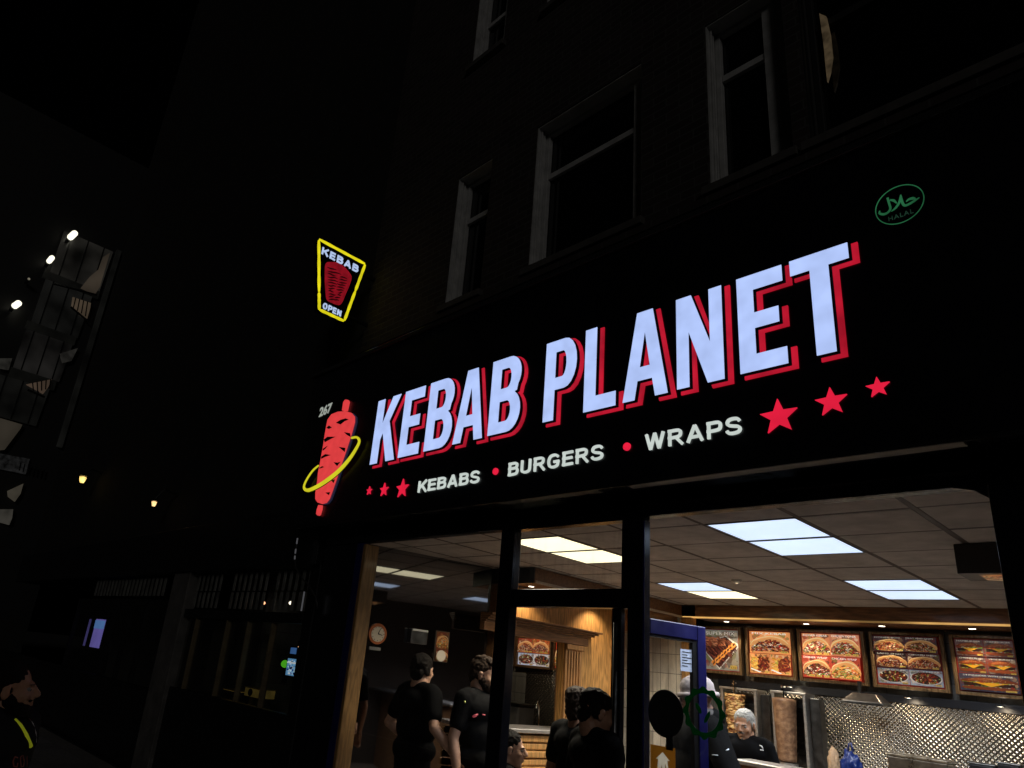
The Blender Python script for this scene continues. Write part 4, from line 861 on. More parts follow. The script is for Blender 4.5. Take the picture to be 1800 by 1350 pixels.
# ------------------------------------------------------------------ shop sign
SY = 3.62
sg = thing("shop_sign", "black fascia sign reading KEBAB PLANET in white lit letters", "shop sign", (-3.3, SY, 1.2))
obj("fascia_panel", B((-6.6, .15, SY, WY - .02, 1.205, 2.93)), M_fascia, sg, bevel=.006)
obj("fascia_capping", B((-6.63, .18, SY - .03, WY - .003, 2.931, 2.975)), mat("capping", (.02, .02, .02), .25), sg, bevel=.006)
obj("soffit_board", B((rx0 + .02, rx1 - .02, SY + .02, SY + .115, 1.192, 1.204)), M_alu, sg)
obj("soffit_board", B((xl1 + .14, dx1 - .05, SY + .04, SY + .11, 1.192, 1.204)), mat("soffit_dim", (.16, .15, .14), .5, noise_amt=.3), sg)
obj("soffit_lip", B((-6.6, .15, SY + .002, SY + .018, 1.185, 1.2045)), M_black, sg)
LY = SY - .035     # lit faces stand proud of the panel
M_lit = emit("lit_letter_face", (178, 199, 250), 1.0, var=.10, nscale=7, base=(.05, .05, .05))
M_rim = emit("letter_edge_glow", (205, 215, 252), 1.0, var=.05)
M_red = emit("red_outline", (176, 20, 42), 1.0, var=.28, nscale=6)
M_red2 = emit("red_sign_face", (226, 30, 62), 1.0, var=.10, nscale=8)
ZB_, ZT_ = 1.705, 2.345
def arc(cx, cz, rx, rz, a0, a1, n=10):
    return [(cx + rx * math.cos(R(a0 + (a1 - a0) * k / n)), cz + rz * math.sin(R(a0 + (a1 - a0) * k / n))) for k in range(n + 1)]
def glyph(ch):   # unit box 0..1 both ways
    if ch == 'K': return [[(0, 0), (.30, 0), (.30, .36), (.38, .46), (.66, 0), (1, 0), (.60, .62), (.97, 1), (.64, 1), (.30, .60), (.30, 1), (0, 1)]]
    if ch == 'E': return [[(0, 0), (1, 0), (1, .165), (.36, .165), (.36, .43), (.88, .43), (.88, .59), (.36, .59), (.36, .835), (1, .835), (1, 1), (0, 1)]]
    if ch == 'L': return [[(0, 0), (1, 0), (1, .165), (.37, .165), (.37, 1), (0, 1)]]
    if ch == 'T': return [[(.34, 0), (.66, 0), (.66, .845), (1, .845), (1, 1), (0, 1), (0, .845), (.34, .845)]]
    if ch == 'N': return [[(0, 0), (.27, 0), (.27, .60), (.66, 0), (1, 0), (1, 1), (.73, 1), (.73, .42), (.34, 1), (0, 1)]]
    if ch == 'A': return [[(0, 0), (.27, 0), (.335, .205), (.665, .205), (.73, 0), (1, 0), (.68, 1), (.32, 1)], [(.385, .355), (.5, .76), (.615, .355)]]
    if ch == 'P': return [[(0, 0), (.33, 0), (.33, .37), (.62, .37)] + arc(.62, .685, .38, .315, -90, 90)[1:] + [(0, 1)], [(.33, .52)] + arc(.55, .685, .13, .165, -90, 90) + [(.33, .85)]]
    if ch == 'B': return [[(0, 0), (.60, 0)] + arc(.60, .27, .40, .27, -90, 62)[1:] + [(.86, .52)] + arc(.60, .755, .37, .245, -38, 90) + [(0, 1)],
                          [(.32, .145)] + arc(.55, .28, .14, .135, -90, 90) + [(.32, .415)], [(.32, .585)] + arc(.53, .72, .13, .135, -90, 90) + [(.32, .855)]]
def grow(loops, d):   # offset every outline outwards (holes shrink)
    out = []
    for li, l in enumerate(loops):
        ar = sum(a[0] * b[1] - b[0] * a[1] for a, b in zip(l, l[1:] + l[:1])); sg_ = (1 if ar > 0 else -1) * (1 if li == 0 else -1); o_ = []; n = len(l)
        for i in range(n):
            p, a, b = Vector(l[i]), Vector(l[i - 1]), Vector(l[(i + 1) % n])
            e1, e2 = (p - a), (b - p)
            if e1.length < 1e-6 or e2.length < 1e-6: o_.append(tuple(p)); continue
            e1.normalize(); e2.normalize(); n1, n2 = Vector((e1.y, -e1.x)) * sg_, Vector((e2.y, -e2.x)) * sg_
            m_ = n1 + n2; m_ = m_ / max(m_.length_squared, .5) * 2; o_.append(tuple(p + m_ * d))
        out.append(o_)
    return out
letters = [('K', -5.219, -4.855), ('E', -4.80, -4.52), ('B', -4.448, -4.115), ('A', -4.085, -3.745), ('B', -3.684, -3.362), ('P', -3.130, -2.845), ('L', -2.772, -2.514), ('A', -2.458, -2.134), ('N', -2.070, -1.770), ('E', -1.675, -1.411), ('T', -1.367, -1.065)]
fs = LY / 3.6
for i, (ch, x0, x1) in enumerate(letters):
    zb1 = ZB_ + .006 * i if i < 7 else ZB_ + .006 * 7; zb1 = ZB_ + .045 * (x0 + 5.22) / 4.1
    zt1 = ZT_ + .02 * (x0 + 5.22) / 4.1
    def mp(g, ox=0, oz=0, k=1): return [[((x0 + (x1 - x0) * u) * k + ox, (zb1 + (zt1 - zb1) * v) * k + oz) for u, v in l] for l in g]
    g = glyph(ch)
    lt = bmesh.new(); prismXZ(lt, mp(g, k=fs), LY, LY + .0035)
    lo = obj("letter", lt, M_lit, sg); lo["label"] = "white lit letter " + ch
    bm = bmesh.new(); prismXZ(bm, mp(g, k=fs), LY + .0036, SY - .0135); obj("letter_return", bm, mat("letter_return_black", (.003, .003, .004), .4), lo)
    # drop shadow: red outline, black inner, both hugging the panel
    bm = bmesh.new(); prismXZ(bm, grow(mp(g, .026, -.016, fs), .0145), SY - .008 - .0003 * i, SY - .0005)
    obj("shadow_outline", bm, M_red, lo)
    bm = bmesh.new(); prismXZ(bm, grow(mp(g, .006, -.005, fs), .004), SY - .0125 - .0003 * i, SY - .0125 + .004)
    obj("shadow_gap", bm, mat("letter_gap_black", (.003, .003, .003), .5), lo)
# second line
M_sub = emit("strapline_face", (196, 206, 200), 1.0, var=.08, nscale=20)
SF = {'K': (.9, [[(.12, 0), (.12, 1)], [(.86, 1), (.16, .38)], [(.40, .60), (.88, 0)]]), 'E': (.8, [[(.12, 0), (.12, 1)], [(.02, .09), (.78, .09)], [(.02, .52), (.72, .52)], [(.02, .91), (.76, .91)]]),
      'B': (.86, [[(.12, 0), (.12, 1)], [(.02, .91), (.5, .91), (.68, .86), (.72, .73), (.66, .58), (.5, .54), (.02, .54)], [(.02, .54), (.5, .54), (.70, .48), (.77, .32), (.70, .14), (.5, .09), (.02, .09)]]),
      'A': (.96, [[(.08, 0), (.48, 1)], [(.88, 0), (.48, 1)], [(.22, .30), (.74, .30)]]), 'S': (.84, [[(.08, .27), (.16, .13), (.40, .075), (.66, .12), (.75, .27), (.66, .42), (.40, .50), (.18, .58), (.11, .73), (.20, .88), (.42, .925), (.64, .88), (.73, .74)]]),
      'U': (.9, [[(.12, 1), (.12, .35), (.18, .16), (.44, .08), (.70, .16), (.76, .35), (.76, 1)]]), 'R': (.92, [[(.12, 0), (.12, 1)], [(.02, .91), (.5, .91), (.70, .86), (.75, .71), (.70, .55), (.5, .49), (.02, .49)], [(.46, .49), (.86, 0)]]),
      'G': (.96, [[(.80, .76), (.68, .88), (.46, .925), (.22, .85), (.11, .62), (.11, .38), (.22, .15), (.46, .075), (.66, .11), (.78, .20), (.80, .45)], [(.48, .44), (.89, .44)]]),
      'W': (1.22, [[(.08, 1), (.34, 0)], [(.34, 0), (.60, 1)], [(.60, 1), (.86, 0)], [(.86, 0), (1.12, 1)]]), 'P': (.84, [[(.12, 0), (.12, 1)], [(.02, .91), (.5, .91), (.70, .86), (.75, .69), (.70, .50), (.5, .44), (.02, .44)]])}
def strap(s, xa, za, xb, zb_, hgt):
    tot = sum(SF[c][0] for c in s) + .17 * (len(s) - 1); k = (xb - xa) / tot; sl = (zb_ - za) / (xb - xa); u = 0; bm = bmesh.new(); q = 0
    for c in s:
        wd, strokes = SF[c]
        for st_ in strokes:
            q += 1; pts = []
            for (a_, b2) in st_: pts.append((xa + (u + a_) * k, za + sl * (u + a_) * k + b2 * hgt))
            ribbon(bm, pts, [.0168] * len(pts), SY - .014 - .00005 * (q % 5), SY - .001, 5 if len(pts) > 3 else 1)
        u += wd + .17
    o = obj("strapline", bm, M_sub, sg); o["label"] = "small white lettering " + s
def strap_old(s, xa, za, xb, zb_, hgt):
    ca = Vector((xa, za)); L_ = xb - xa; sl = (zb_ - za) / L_
    bm = text_bm(s, 1, lambda u, v, d: (xa + u, SY - .014 + d, za + sl * u + v), .013, offset=.028, width=L_, height=hgt, spacing=1.12)
    o = obj("strapline", bm, M_sub, sg); o["label"] = "small white lettering " + s
kk = SY / 3.6
strap("KEBABS", -4.451 * kk, 1.350 * kk, -3.722 * kk, 1.352 * kk, .098); strap("BURGERS", -3.425 * kk, 1.360 * kk, -2.592 * kk, 1.372 * kk, .102); strap("WRAPS", -2.285 * kk, 1.380 * kk, -1.678 * kk, 1.386 * kk, .102)
def star(cx, cz, r, rot=0): return [(cx + (r if k % 2 == 0 else r * .42) * math.sin(k * math.pi / 5 + rot), cz + (r if k % 2 == 0 else r * .42) * math.cos(k * math.pi / 5 + rot)) for k in range(10)]
for cx, cz, r in ((-5.155, 1.445, .042), (-4.928, 1.428, .065), (-4.665, 1.410, .088), (-1.477, 1.443, .103), (-1.214, 1.472, .080), (-1.0, 1.502, .055)):
    bm = bmesh.new(); prismXZ(bm, [star(cx * kk, cz * kk, r)], SY - .012, SY - .001); obj("star", bm, M_red2, sg)
for cx, cz in ((-3.557, 1.417), (-2.416, 1.427)):
    bm = bmesh.new(); prismXZ(bm, [ell(cx * kk, cz * kk, .026, .026, 24)], SY - .012, SY - .001); obj("bullet", bm, M_red2, sg)
# logo
def Z6(u, v): p = onY(540 + u / 5.625, 680 + v / 5.625, SY - .03); return (p.x, p.z)
def PX(x, y, Y=SY - .03): p = onY(x, y, Y); return (p.x, p.z)
outl = [(188, 385), (200, 325), (238, 272), (300, 246), (370, 240), (430, 255), (462, 292), (462, 345), (440, 430), (412, 520), (385, 605), (352, 700), (318, 800), (280, 915), (240, 1030), (212, 1105), (182, 1145), (140, 1156), (100, 1142), (79, 1108), (80, 1050), (100, 920), (106, 850), (124, 760), (140, 670), (155, 590), (168, 500), (180, 430)]
M_keb = emit("kebab_logo_face", (218, 62, 64), 1.0, var=.08, nscale=12)
logo = [Z6(*p) for p in outl]
bm = bmesh.new(); prismXZ(bm, [logo], SY - .03, SY - .001); lg = obj("kebab_logo", bm, M_keb, sg); lg["label"] = "lit red cartoon kebab on a skewer"
bm = bmesh.new(); prismXZ(bm, [[Z6(u + 13, v + 4) for u, v in outl]], SY - .016, SY - .0012); obj("logo_side", bm, mat("logo_edge_grey", (.02, .02, .04), .4, emis=(.012, .013, .03), estr=1), lg)
for a_, b2 in ((((342, 232), (355, 150), (372, 126), (392, 126), (400, 145), (385, 215), (380, 235)), 0), (((108, 1168), (132, 1168), (128, 1210), (112, 1262), (98, 1270), (86, 1255), (92, 1215)), 0)):
    bm = bmesh.new(); prismXZ(bm, [[Z6(*p) for p in a_]], SY - .029, SY - .001); obj("skewer_end", bm, M_keb, lg)
cuts = [[(285, 350), (330, 330), (380, 320), (412, 328), (370, 340), (330, 362)], [(190, 405), (215, 388), (245, 402), (215, 412)], [(165, 520), (200, 500), (280, 500), (235, 515), (175, 538)], [(365, 455), (425, 462), (430, 488), (395, 475)], [(155, 612), (205, 590), (180, 612), (155, 625)], [(310, 600), (378, 608), (372, 636), (345, 620)], [(140, 690), (180, 672), (235, 678), (175, 692), (140, 705)], [(262, 748), (300, 752), (330, 745), (296, 775)], [(120, 800), (150, 788), (168, 795), (122, 806)], [(235, 925), (275, 920), (262, 945)], [(180, 1048), (228, 1045), (215, 1065)]]
for k, c_ in enumerate(cuts): cv = sum(p[1] for p in c_) / len(c_); bm = bmesh.new(); prismXZ(bm, [[Z6(p[0], cv + (p[1] - cv) * 1.45) for p in c_]], SY - .0318 - .0001 * k, SY - .0302); obj("meat_cut", bm, M_ink_k, lg)
ringp = [(559, 818), (548, 828), (537, 845), (533.5, 857), (541, 861.5), (560, 853), (578, 841), (595, 827), (612, 808), (624, 790), (630.5, 776), (626.5, 768.5), (617, 769.5)]
rw = [.012, .016, .018, .024, .034, .040, .044, .044, .040, .034, .026, .020, .018]
bm = bmesh.new(); ribbon(bm, [PX(x, y, SY - .046) for x, y in ringp], rw, SY - .046, SY - .034); obj("ring", bm, emit("yellow_ring", (206, 200, 36), 1.0, var=.1), lg)
bm = bmesh.new(); ribbon(bm, [PX(x, y, SY - .046) for x, y in ringp], [a_ + .02 for a_ in rw], SY - .0335, SY - .0325); obj("ring_outline", bm, M_ink_k, lg)
obj("street_number", text_bm("267", 1, lambda u, v, d: (-6.30 * kk + u, SY - .004 + d, 2.39 * kk + v + .06 * u), .003, offset=.03, width=.235, height=.115), emit("number_face", (150, 156, 148), 1, var=.1), sg)
# halal roundel
hc = (-.808 * kk, 2.481 * kk); M_grn = emit("green_halal_print", (34, 92, 58), 1.0, var=.3, nscale=12)
hl = bmesh.new(); prismXZ(hl, [ell(*hc, .1105, .1135, 64), ell(*hc, .1062, .1092, 64)], SY - .003, SY - .0008)
hl = obj("halal_emblem", hl, M_grn, sg); hl["label"] = "green ring with Arabic script"
bm = bmesh.new()
def HP(l): return [PX(x, y, SY - .003) for x, y in l]
for k, (l, wv) in enumerate(([[(1593, 354.5), (1597, 350.5), (1604, 348.5), (1609, 349.5)], [.004, .010, .015, .008]], [[(1616, 347), (1607, 353), (1598, 358.5), (1591, 361), (1587, 358), (1584.5, 350), (1583, 342.5)], [.003, .011, .011, .012, .012, .010, .006]], [[(1583.5, 345), (1580.5, 356), (1574, 365.5), (1566.5, 371.5)], [.010, .011, .010, .003]], [[(1576, 357), (1571, 352.5), (1564.5, 351.5)], [.005, .012, .008]], [[(1560, 347.5), (1563, 358), (1565, 366.5), (1561, 373), (1553.5, 376.5), (1546, 375), (1546.5, 370.5)], [.010, .010, .010, .010, .012, .010, .004]])):
    ribbon(bm, HP(l), wv, SY - .0035 - .0002 * k, SY - .0008)
obj("arabic_script", bm, M_grn, hl)
obj("halal_lettering", text_bm("HALAL", 1, lambda u, v, d: (hc[0] - .056 + u, SY - .003 + d, hc[1] - .078 + v), .002, offset=.01, width=.112, height=.026, spacing=1.2), emit("green_halal_dim", (24, 48, 36), 1, var=.4, nscale=20), hl)

# ------------------------------------------------------------------ projecting neon sign
BX = -6.2
pn = thing("projecting_sign", "projecting sign outlined in yellow neon reading KEBAB OPEN", "projecting sign", (BX, 3.5, 3.5))
def bp_(px, py): p = onX(px, py, BX); return (p.y, p.z)
cor = [bp_(559.5, 421), bp_(641, 465), bp_(604, 565), bp_(560, 545)]
cor = [(cor[0][0], cor[0][1]), (cor[1][0], cor[0][1]), (cor[2][0], cor[2][1]), (cor[3][0], cor[2][1])]
def bfn(u, v, d): return Vector((BX + d, u, v))
bm = bmesh.new(); a_ = [bm.verts.new((BX - .09, y, z)) for y, z in cor]; b2 = [bm.verts.new((BX - .012, y, z)) for y, z in cor]
bm.faces.new(a_); bm.faces.new(b2[::-1])
for k in range(4): bm.faces.new((a_[k], a_[(k + 1) % 4], b2[(k + 1) % 4], b2[k]))
obj("cabinet", bm, mat("matt_black_cabinet", (.0015, .0015, .0015), .9, spec=0), pn, bevel=.01)
M_neon = emit("yellow_neon", (226, 214, 22), 1.0, var=.16, nscale=9)
def lerp(a, b, t): return (a[0] + (b[0] - a[0]) * t, a[1] + (b[1] - a[1]) * t)
TL, TR, BR, BL = cor
for (a1, a2) in ((lerp(TL, TR, .01), lerp(TL, TR, .985)), (lerp(TR, BR, .015), lerp(TR, BR, .475)), (lerp(TR, BR, .49), lerp(TR, BR, .985)), (lerp(BR, BL, .02), lerp(BR, BL, .975)), (lerp(BL, TL, .0), lerp(BL, TL, .235)), (lerp(BL, TL, .25), lerp(BL, TL, .98))):
    bm = bmesh.new(); n_ = 9; pts = [(BX + .012, *lerp(a1, a2, k / n_)) for k in range(n_ + 1)]
    r_ = .0165; tube(bm, pts, r_, 10, radii=[r_ * .7] + [r_ * (1 + .1 * math.sin(k * 2.1)) for k in range(n_ - 1)] + [r_ * .7]); obj("neon_tube", bm, M_neon, pn, smooth=True)
W_ = TR[0] - TL[0]; zt2 = TL[1]; H2 = TL[1] - BL[1]
M_nw = emit("neon_lettering", (176, 196, 232), 1.0, var=.14, nscale=30)
SF['O'] = (.96, [[(.46, .925), (.22, .85), (.11, .5), (.22, .15), (.46, .075), (.70, .15), (.81, .5), (.70, .85), (.46, .925)]]); SF['N'] = (.9, [[(.12, 0), (.12, 1)], [(.12, 1), (.78, 0)], [(.78, 0), (.78, 1)]])
def neon_text(nm, st_, y0_, y1_, zb_, hh, wd_):
    tot = sum(SF[c][0] for c in st_) + .22 * (len(st_) - 1); k = (y1_ - y0_) / tot; u = 0; bm = bmesh.new(); q = 0
    for c in st_:
        for l_ in SF[c][1]:
            q += 1; ribbon(bm, [(y0_ + (u + a_) * k, zb_ + b2 * hh) for a_, b2 in l_], [wd_] * len(l_), -.004 + .0001 * (q % 5), .004 + .0001 * (q % 5), 4 if len(l_) > 3 else 1, fn=bfn)
        u += SF[c][0] + .22
    obj(nm, bm, M_nw, pn)
neon_text("lettering_kebab", "KEBAB", TL[0] + .070, TR[0] - .075, zt2 - .150, .088, .021)
neon_text("lettering_open", "OPEN", BL[0] + .045, BR[0] - .048, BL[1] + .042, .070, .016)
kz = lambda px, py: bp_(px, py)
kp = [(573, 463), (583, 460.5), (596, 462), (607, 470), (615, 480), (618.5, 488), (614, 503), (608, 517), (602, 531), (596, 536), (584, 532), (575, 526), (572.5, 508), (571.5, 485)]
kpl = [kz(*p) for p in kp]
bm = bmesh.new(); va = [bm.verts.new(bfn(y, z, -.002)) for y, z in stroke_poly(kpl, 3)]; bm.faces.new(va); ret = bmesh.ops.extrude_face_region(bm, geom=bm.faces[:])
for v in [q for q in ret["geom"] if isinstance(q, bmesh.types.BMVert)]: v.co.x -= .008
bmesh.ops.recalc_face_normals(bm, faces=bm.faces)
nk = obj("neon_kebab", bm, emit("neon_kebab_red", (126, 12, 26), 1.0, var=.25, nscale=14), pn)
bm = bmesh.new(); rs = random.Random(4)
for row in range(12):
    for sgm in range(2):
        py = 470 + row * 5.1; lx = 574 + row * .25; rx_ = 613 - max(0, row - 4) * 2.0; mid = (lx + rx_) / 2 + rs.uniform(-3, 3)
        xa, xb = (lx + 1, mid - 1.5) if sgm == 0 else (mid + 1.5, rx_ - 3)
        if row < 2: xa, xb = lx + 1, lx + 18 + row * 8
        if row < 2 and sgm: continue
        dy = lambda x: (x - 574) * .30
        pts = [kz(xa + (xb - xa) * q / 3, py + dy(xa + (xb - xa) * q / 3) * (1 - row * .06) + rs.uniform(-1, 1)) for q in range(4)]
        ribbon(bm, pts, [.004, .019, .017, .004], -.0015 + .0001 * row, .0006 + .0001 * row, fn=bfn)
obj("neon_cuts", bm, mat("neon_cut_dark", (.01, .002, .002), .5, emis=(.02, .001, .002), estr=1), nk)
obj("bracket", B((BX - .07, BX - .03, TR[0] - .02, WY - .002, TL[1] - .12, TL[1] - .08), (BX - .07, BX - .03, BR[0] + .01, WY - .002, BR[1] + .1, BR[1] + .13)), M_black, pn)

# ------------------------------------------------------------------ neighbouring row on the left
nb = thing("neighbour_building", "unlit brick building with dark shopfront left of the kebab shop", "building", (-10, 4.0, G))
obj("wall", B((-20, XL - .002, WY + .05, WY + .5, .86, 25.0)), mat("soot_dark_brick", (.006, .0055, .005), .9, noise_amt=.4, nscale=6), nb)  # brick colour set near black to merge with the night sky
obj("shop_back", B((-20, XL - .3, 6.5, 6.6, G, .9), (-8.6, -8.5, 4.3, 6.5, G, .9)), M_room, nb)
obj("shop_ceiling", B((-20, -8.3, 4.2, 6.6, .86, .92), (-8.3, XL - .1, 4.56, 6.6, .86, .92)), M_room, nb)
M_pil = mat("grey_render", (.095, .09, .085), .8, noise_amt=.35, nscale=6, bump=.3)
obj("pilaster", B((-10.1, -9.55, 3.9, 4.06, G, .95)), M_pil, nb, bevel=.01)
obj("pilaster", B((-6.5, -6.32, 3.93, 4.1, G, .95)), M_black, nb, bevel=.01)
obj("shop_fascia", B((-20, -6.32, 3.86, 4.049, .86, 1.5)), M_black, nb, bevel=.01)
obj("transom_bar", B((-9.54, -6.51, 3.93, 4.03, .27, .375)), M_black, nb, bevel=.004)
x = -9.45
kx = 0
while x < -6.6:
    if kx not in (6, 7, 15): obj("slat", B((x, x + .05, 3.985, 3.999, .40, .60)), mat("grey_slat", (.14, .14, .13), .6, noise_amt=.5, nscale=5), nb); obj("slat", B((x + .012, x + .06, 3.985, 3.999, .615, .83)), MATS["grey_slat"], nb)
    x += .135; kx += 1
M_mul = mat("ochre_mullion", (.13, .10, .055), .5, noise_amt=.3)
for xx in (-9.16, -8.26, -7.72, -7.15): obj("mullion", B((xx - .014, xx + .014, 3.95, 4.02, -.60, .265)), M_mul, nb, bevel=.003)
obj("glazing", B((-9.5, -6.55, 4.0, 4.008, -.60, .268)), M_glass_n, nb)
obj("stall_riser", B((-9.54, -6.51, 3.95, 4.04, G, -.605)), M_black, nb, bevel=.004)
obj("shop_blind", B((-9.12, -8.5, 4.2, 4.21, -.58, .26)), mat("drab_blind", (.05, .047, .04), .8), nb)
for x0_, x1_, col_ in ((-8.15, -7.78, (96, 76, 32)), (-7.62, -7.25, (98, 84, 40))):
    pass
# further shopfront
obj("far_glazing", B((-14.6, -10.2, 4.0, 4.008, -.7, .5)), M_glass_n, nb)
obj("far_riser", B((-20, -10.11, 3.95, 4.04, G, -.705)), M_black, nb)
for k in range(20): obj("slat", B((-13.9 + k * .17, -13.82 + k * .17, 3.985, 3.999, .55, .82)), MATS["grey_slat"], nb)
for xx in (-14.6, -12.55, -11.8, -11.1): obj("mullion", B((xx, xx + .05, 3.95, 4.02, -.7, .5)), M_black, nb)
obj("roof_band", B((-20, XL - .01, WY - .1, WY + .04, 24.7, 25.05)), mat("parapet_stone", (.1, .1, .1), .8), nb)
# objects in those windows
def lit_panel(name, lab, cat, px0, py0, px1, py1, Y, col, extra=None, lean=0):
    a = onY(px0, py0, Y); b_ = Vector((onY(px1, py0, Y).x, Y, onY(px0, py1, Y).z)); t = thing(name, lab, cat, (a.x, Y, b_.z))
    obj("casing", B((a.x - .02, b_.x + .02, Y + .002, Y + .05, b_.z - .02, a.z + .02)), M_black, t)
    obj("screen", B((a.x, b_.x, Y - .004, Y + .001, b_.z, a.z)), emit(name + "_" + str(px0), col, 1, var=.12, nscale=3), t)
    return t, a, b_
t, a, b_ = lit_panel("window_screen", "glowing lavender screen behind the far left shop window", "screen", 170, 1088, 187, 1139, 4.1, (118, 108, 196))
obj("screen_header", B((a.x, b_.x, 4.088, 4.095, a.z - .16, a.z - .02)), emit("screen_head", (96, 140, 210), 1), t)
t2, a, b_ = lit_panel("window_screen", "narrow dim violet strip beside the lavender screen", "screen", 158, 1088, 161.5, 1137, 4.1, (70, 64, 120))
t, a, b_ = lit_panel("machine_display", "blue and white lit display in the window next door", "display", 507, 1157, 524, 1187, 4.3, (96, 150, 200))
P = Pic(4.294); rr = random.Random(1)
for k in range(60): P.blob(rr.uniform(a.x + .02, b_.x - .02), rr.uniform(b_.z + .02, a.z - .02), .016, rr.choice([(190, 230, 250), (20, 50, 140), (10, 20, 60), (120, 180, 230), (220, 230, 240)]), rr, n=4, sx=1.6)
P.rect(a.x, b_.x, a.z - .05, a.z - .035, (220, 230, 240)); P.done("display_content", cmat("display_content", .9), t)
t, a, b_ = lit_panel("machine_display", "small blue lit panel above the larger lit display", "display", 512, 1138, 522, 1149, 4.3, (60, 100, 160))
t = thing("green_lamp", "small green light beside the blue display next door", "indicator lamp", tuple(onY(500, 1167, 4.3)))
bm = bmesh.new(); p = onY(500.5, 1167, 4.3); bmesh.ops.create_icosphere(bm, subdivisions=2, radius=.042, matrix=Matrix.Translation(p)); obj("bulb", bm, emit("green_glow", (84, 190, 36), 1), t, smooth=True)
bm = B((p.x - .01, p.x + .01, 4.3, 4.36, p.z - .2, p.z - .04)); obj("stalk", bm, M_black, t)
for px_, py_, c_, lab in ((463, 1060, (255, 180, 130), "small orange spotlight behind the slatted transom next door"), (511.5, 1060, (255, 240, 210), "small white spotlight behind the slatted transom next door"), (528, 1137.5, (255, 190, 140), "tiny orange light above the lit display next door")):
    p = onY(px_, py_, 4.12); t = thing("spotlight", lab, "spotlight", tuple(p), "spotlights next door")
    bm = bmesh.new(); bmesh.ops.create_icosphere(bm, subdivisions=2, radius=.022, matrix=Matrix.Translation(p) @ Matrix.Diagonal((1.5, 1, .9, 1))); obj("bulb", bm, emit("spot_" + str(px_), c_, 2), t, smooth=True)
    bm = bmesh.new(); lathe(bm, [(.035, .02), (.03, .06), (.012, .08)], tuple(p), 12); obj("fitting", bm, M_black, t)
for px0, px1, py0, py1, c_, lab in ((395, 418, 1211, 1217, (84, 66, 28), "low ochre box in the window next door, left one"), (434, 457, 1208, 1228, (58, 48, 20), "ochre box with dark emblem in the window next door")):
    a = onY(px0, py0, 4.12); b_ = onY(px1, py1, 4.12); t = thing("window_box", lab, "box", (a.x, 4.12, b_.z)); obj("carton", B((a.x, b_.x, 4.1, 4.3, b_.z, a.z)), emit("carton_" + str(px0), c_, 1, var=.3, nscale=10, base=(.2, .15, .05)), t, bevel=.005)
    obj("flap", B((a.x - .01, b_.x + .01, 4.09, 4.31, a.z + .001, a.z + .012)), mat("ochre_card", (.3, .2, .06), .7), t)
    if px0 == 434:
        c_ = ((a.x + b_.x) / 2 - .03, (a.z + b_.z) / 2); bm = bmesh.new(); prismXZ(bm, [ell(*c_, .05, .04, 16)], 4.094, 4.099); obj("emblem", bm, M_ink_k, t)
# hanging cable and small bracket by the shop's left edge
t = thing("hanging_cable", "thin cable with silver ties hanging at the fascia's left end", "cable", tuple(onY(521, 950, 3.75)))
cp_ = [onY(*p, 3.75) for p in ((523, 945), (521, 962), (518, 982), (520, 997), (530, 1015), (545, 1032), (556, 1052), (558, 1068))]
bm = bmesh.new(); tube(bm, cp_, .008, 6); obj("cable", bm, mat("cable_rubber", (.03, .03, .03), .5), t, smooth=True)
bm = bmesh.new()
for k, (a_, b2) in enumerate((((523, 946), (521.5, 956)), ((520, 965), (519, 973)), ((518.5, 977), (518, 983)), ((535, 1040), (529.5, 1074)))):
    bm = bmesh.new(); tube(bm, [onY(*a_, 3.74), onY(*b2, 3.74)], .009, 6); obj("metal_tie", bm, mat("tie_silver", (.5, .5, .5), .35, metal=.6, emis=(.5, .5, .55), estr=.10), t)

# wall lanterns far down the row
for px_, py_, Y_, s_, c_, lab in ((145, 843, 3.7, .72, (255, 214, 120), "yellow wall lantern furthest down the dark row"), (270.5, 885.5, 3.7, .42, (255, 206, 140), "small amber wall lantern nearer the shop")):
    p = onY(px_, py_, Y_); t = thing("wall_lantern", lab, "lantern", tuple(p), "lanterns down the row")
    bm = bmesh.new(); lathe(bm, [(.055 * s_, -.09 * s_), (.085 * s_, .0), (.10 * s_, .07 * s_), (.03 * s_, .09 * s_)], tuple(p), 8); obj("lamp_glass", bm, emit("lantern_glow_" + str(int(px_)), c_, 1.6, var=.45, nscale=16), t)
    bm = bmesh.new(); lathe(bm, [(.13 * s_, .10 * s_), (.03 * s_, .19 * s_)], tuple(p), 8); obj("cap", bm, M_black, t)
    bm = bmesh.new(); tube(bm, [p + Vector((0, 0, .18 * s_)), p + Vector((0, .12, .26)), p + Vector((0, 4.03 - Y_, .22))], .018, 6); obj("bracket", bm, M_black, t)

# ------------------------------------------------------------------ lit stair building closing the street on the left
FX = -25.0
fb = thing("stair_building", "far glazed building with lit stair landings at the street's end", "building", (FX, 0, G))
def fx(px, py): p = onX(px, py, FX); return (p.y, p.z)
def sheetX(bm, pts, x0, x1):
    a_ = [bm.verts.new((x1, y, z)) for y, z in pts]; b2 = [bm.verts.new((x0, y, z)) for y, z in pts]; bm.faces.new(a_); bm.faces.new(b2[::-1])
    n = len(pts)
    for k in range(n): bm.faces.new((a_[k], a_[(k + 1) % n], b2[(k + 1) % n], b2[k]))
bm = B((FX - 8, FX - .3, -14, 5.6, G, 17)); obj("frame_wall", bm, mat("far_dark_cladding", (.01, .01, .01), .6), fb)
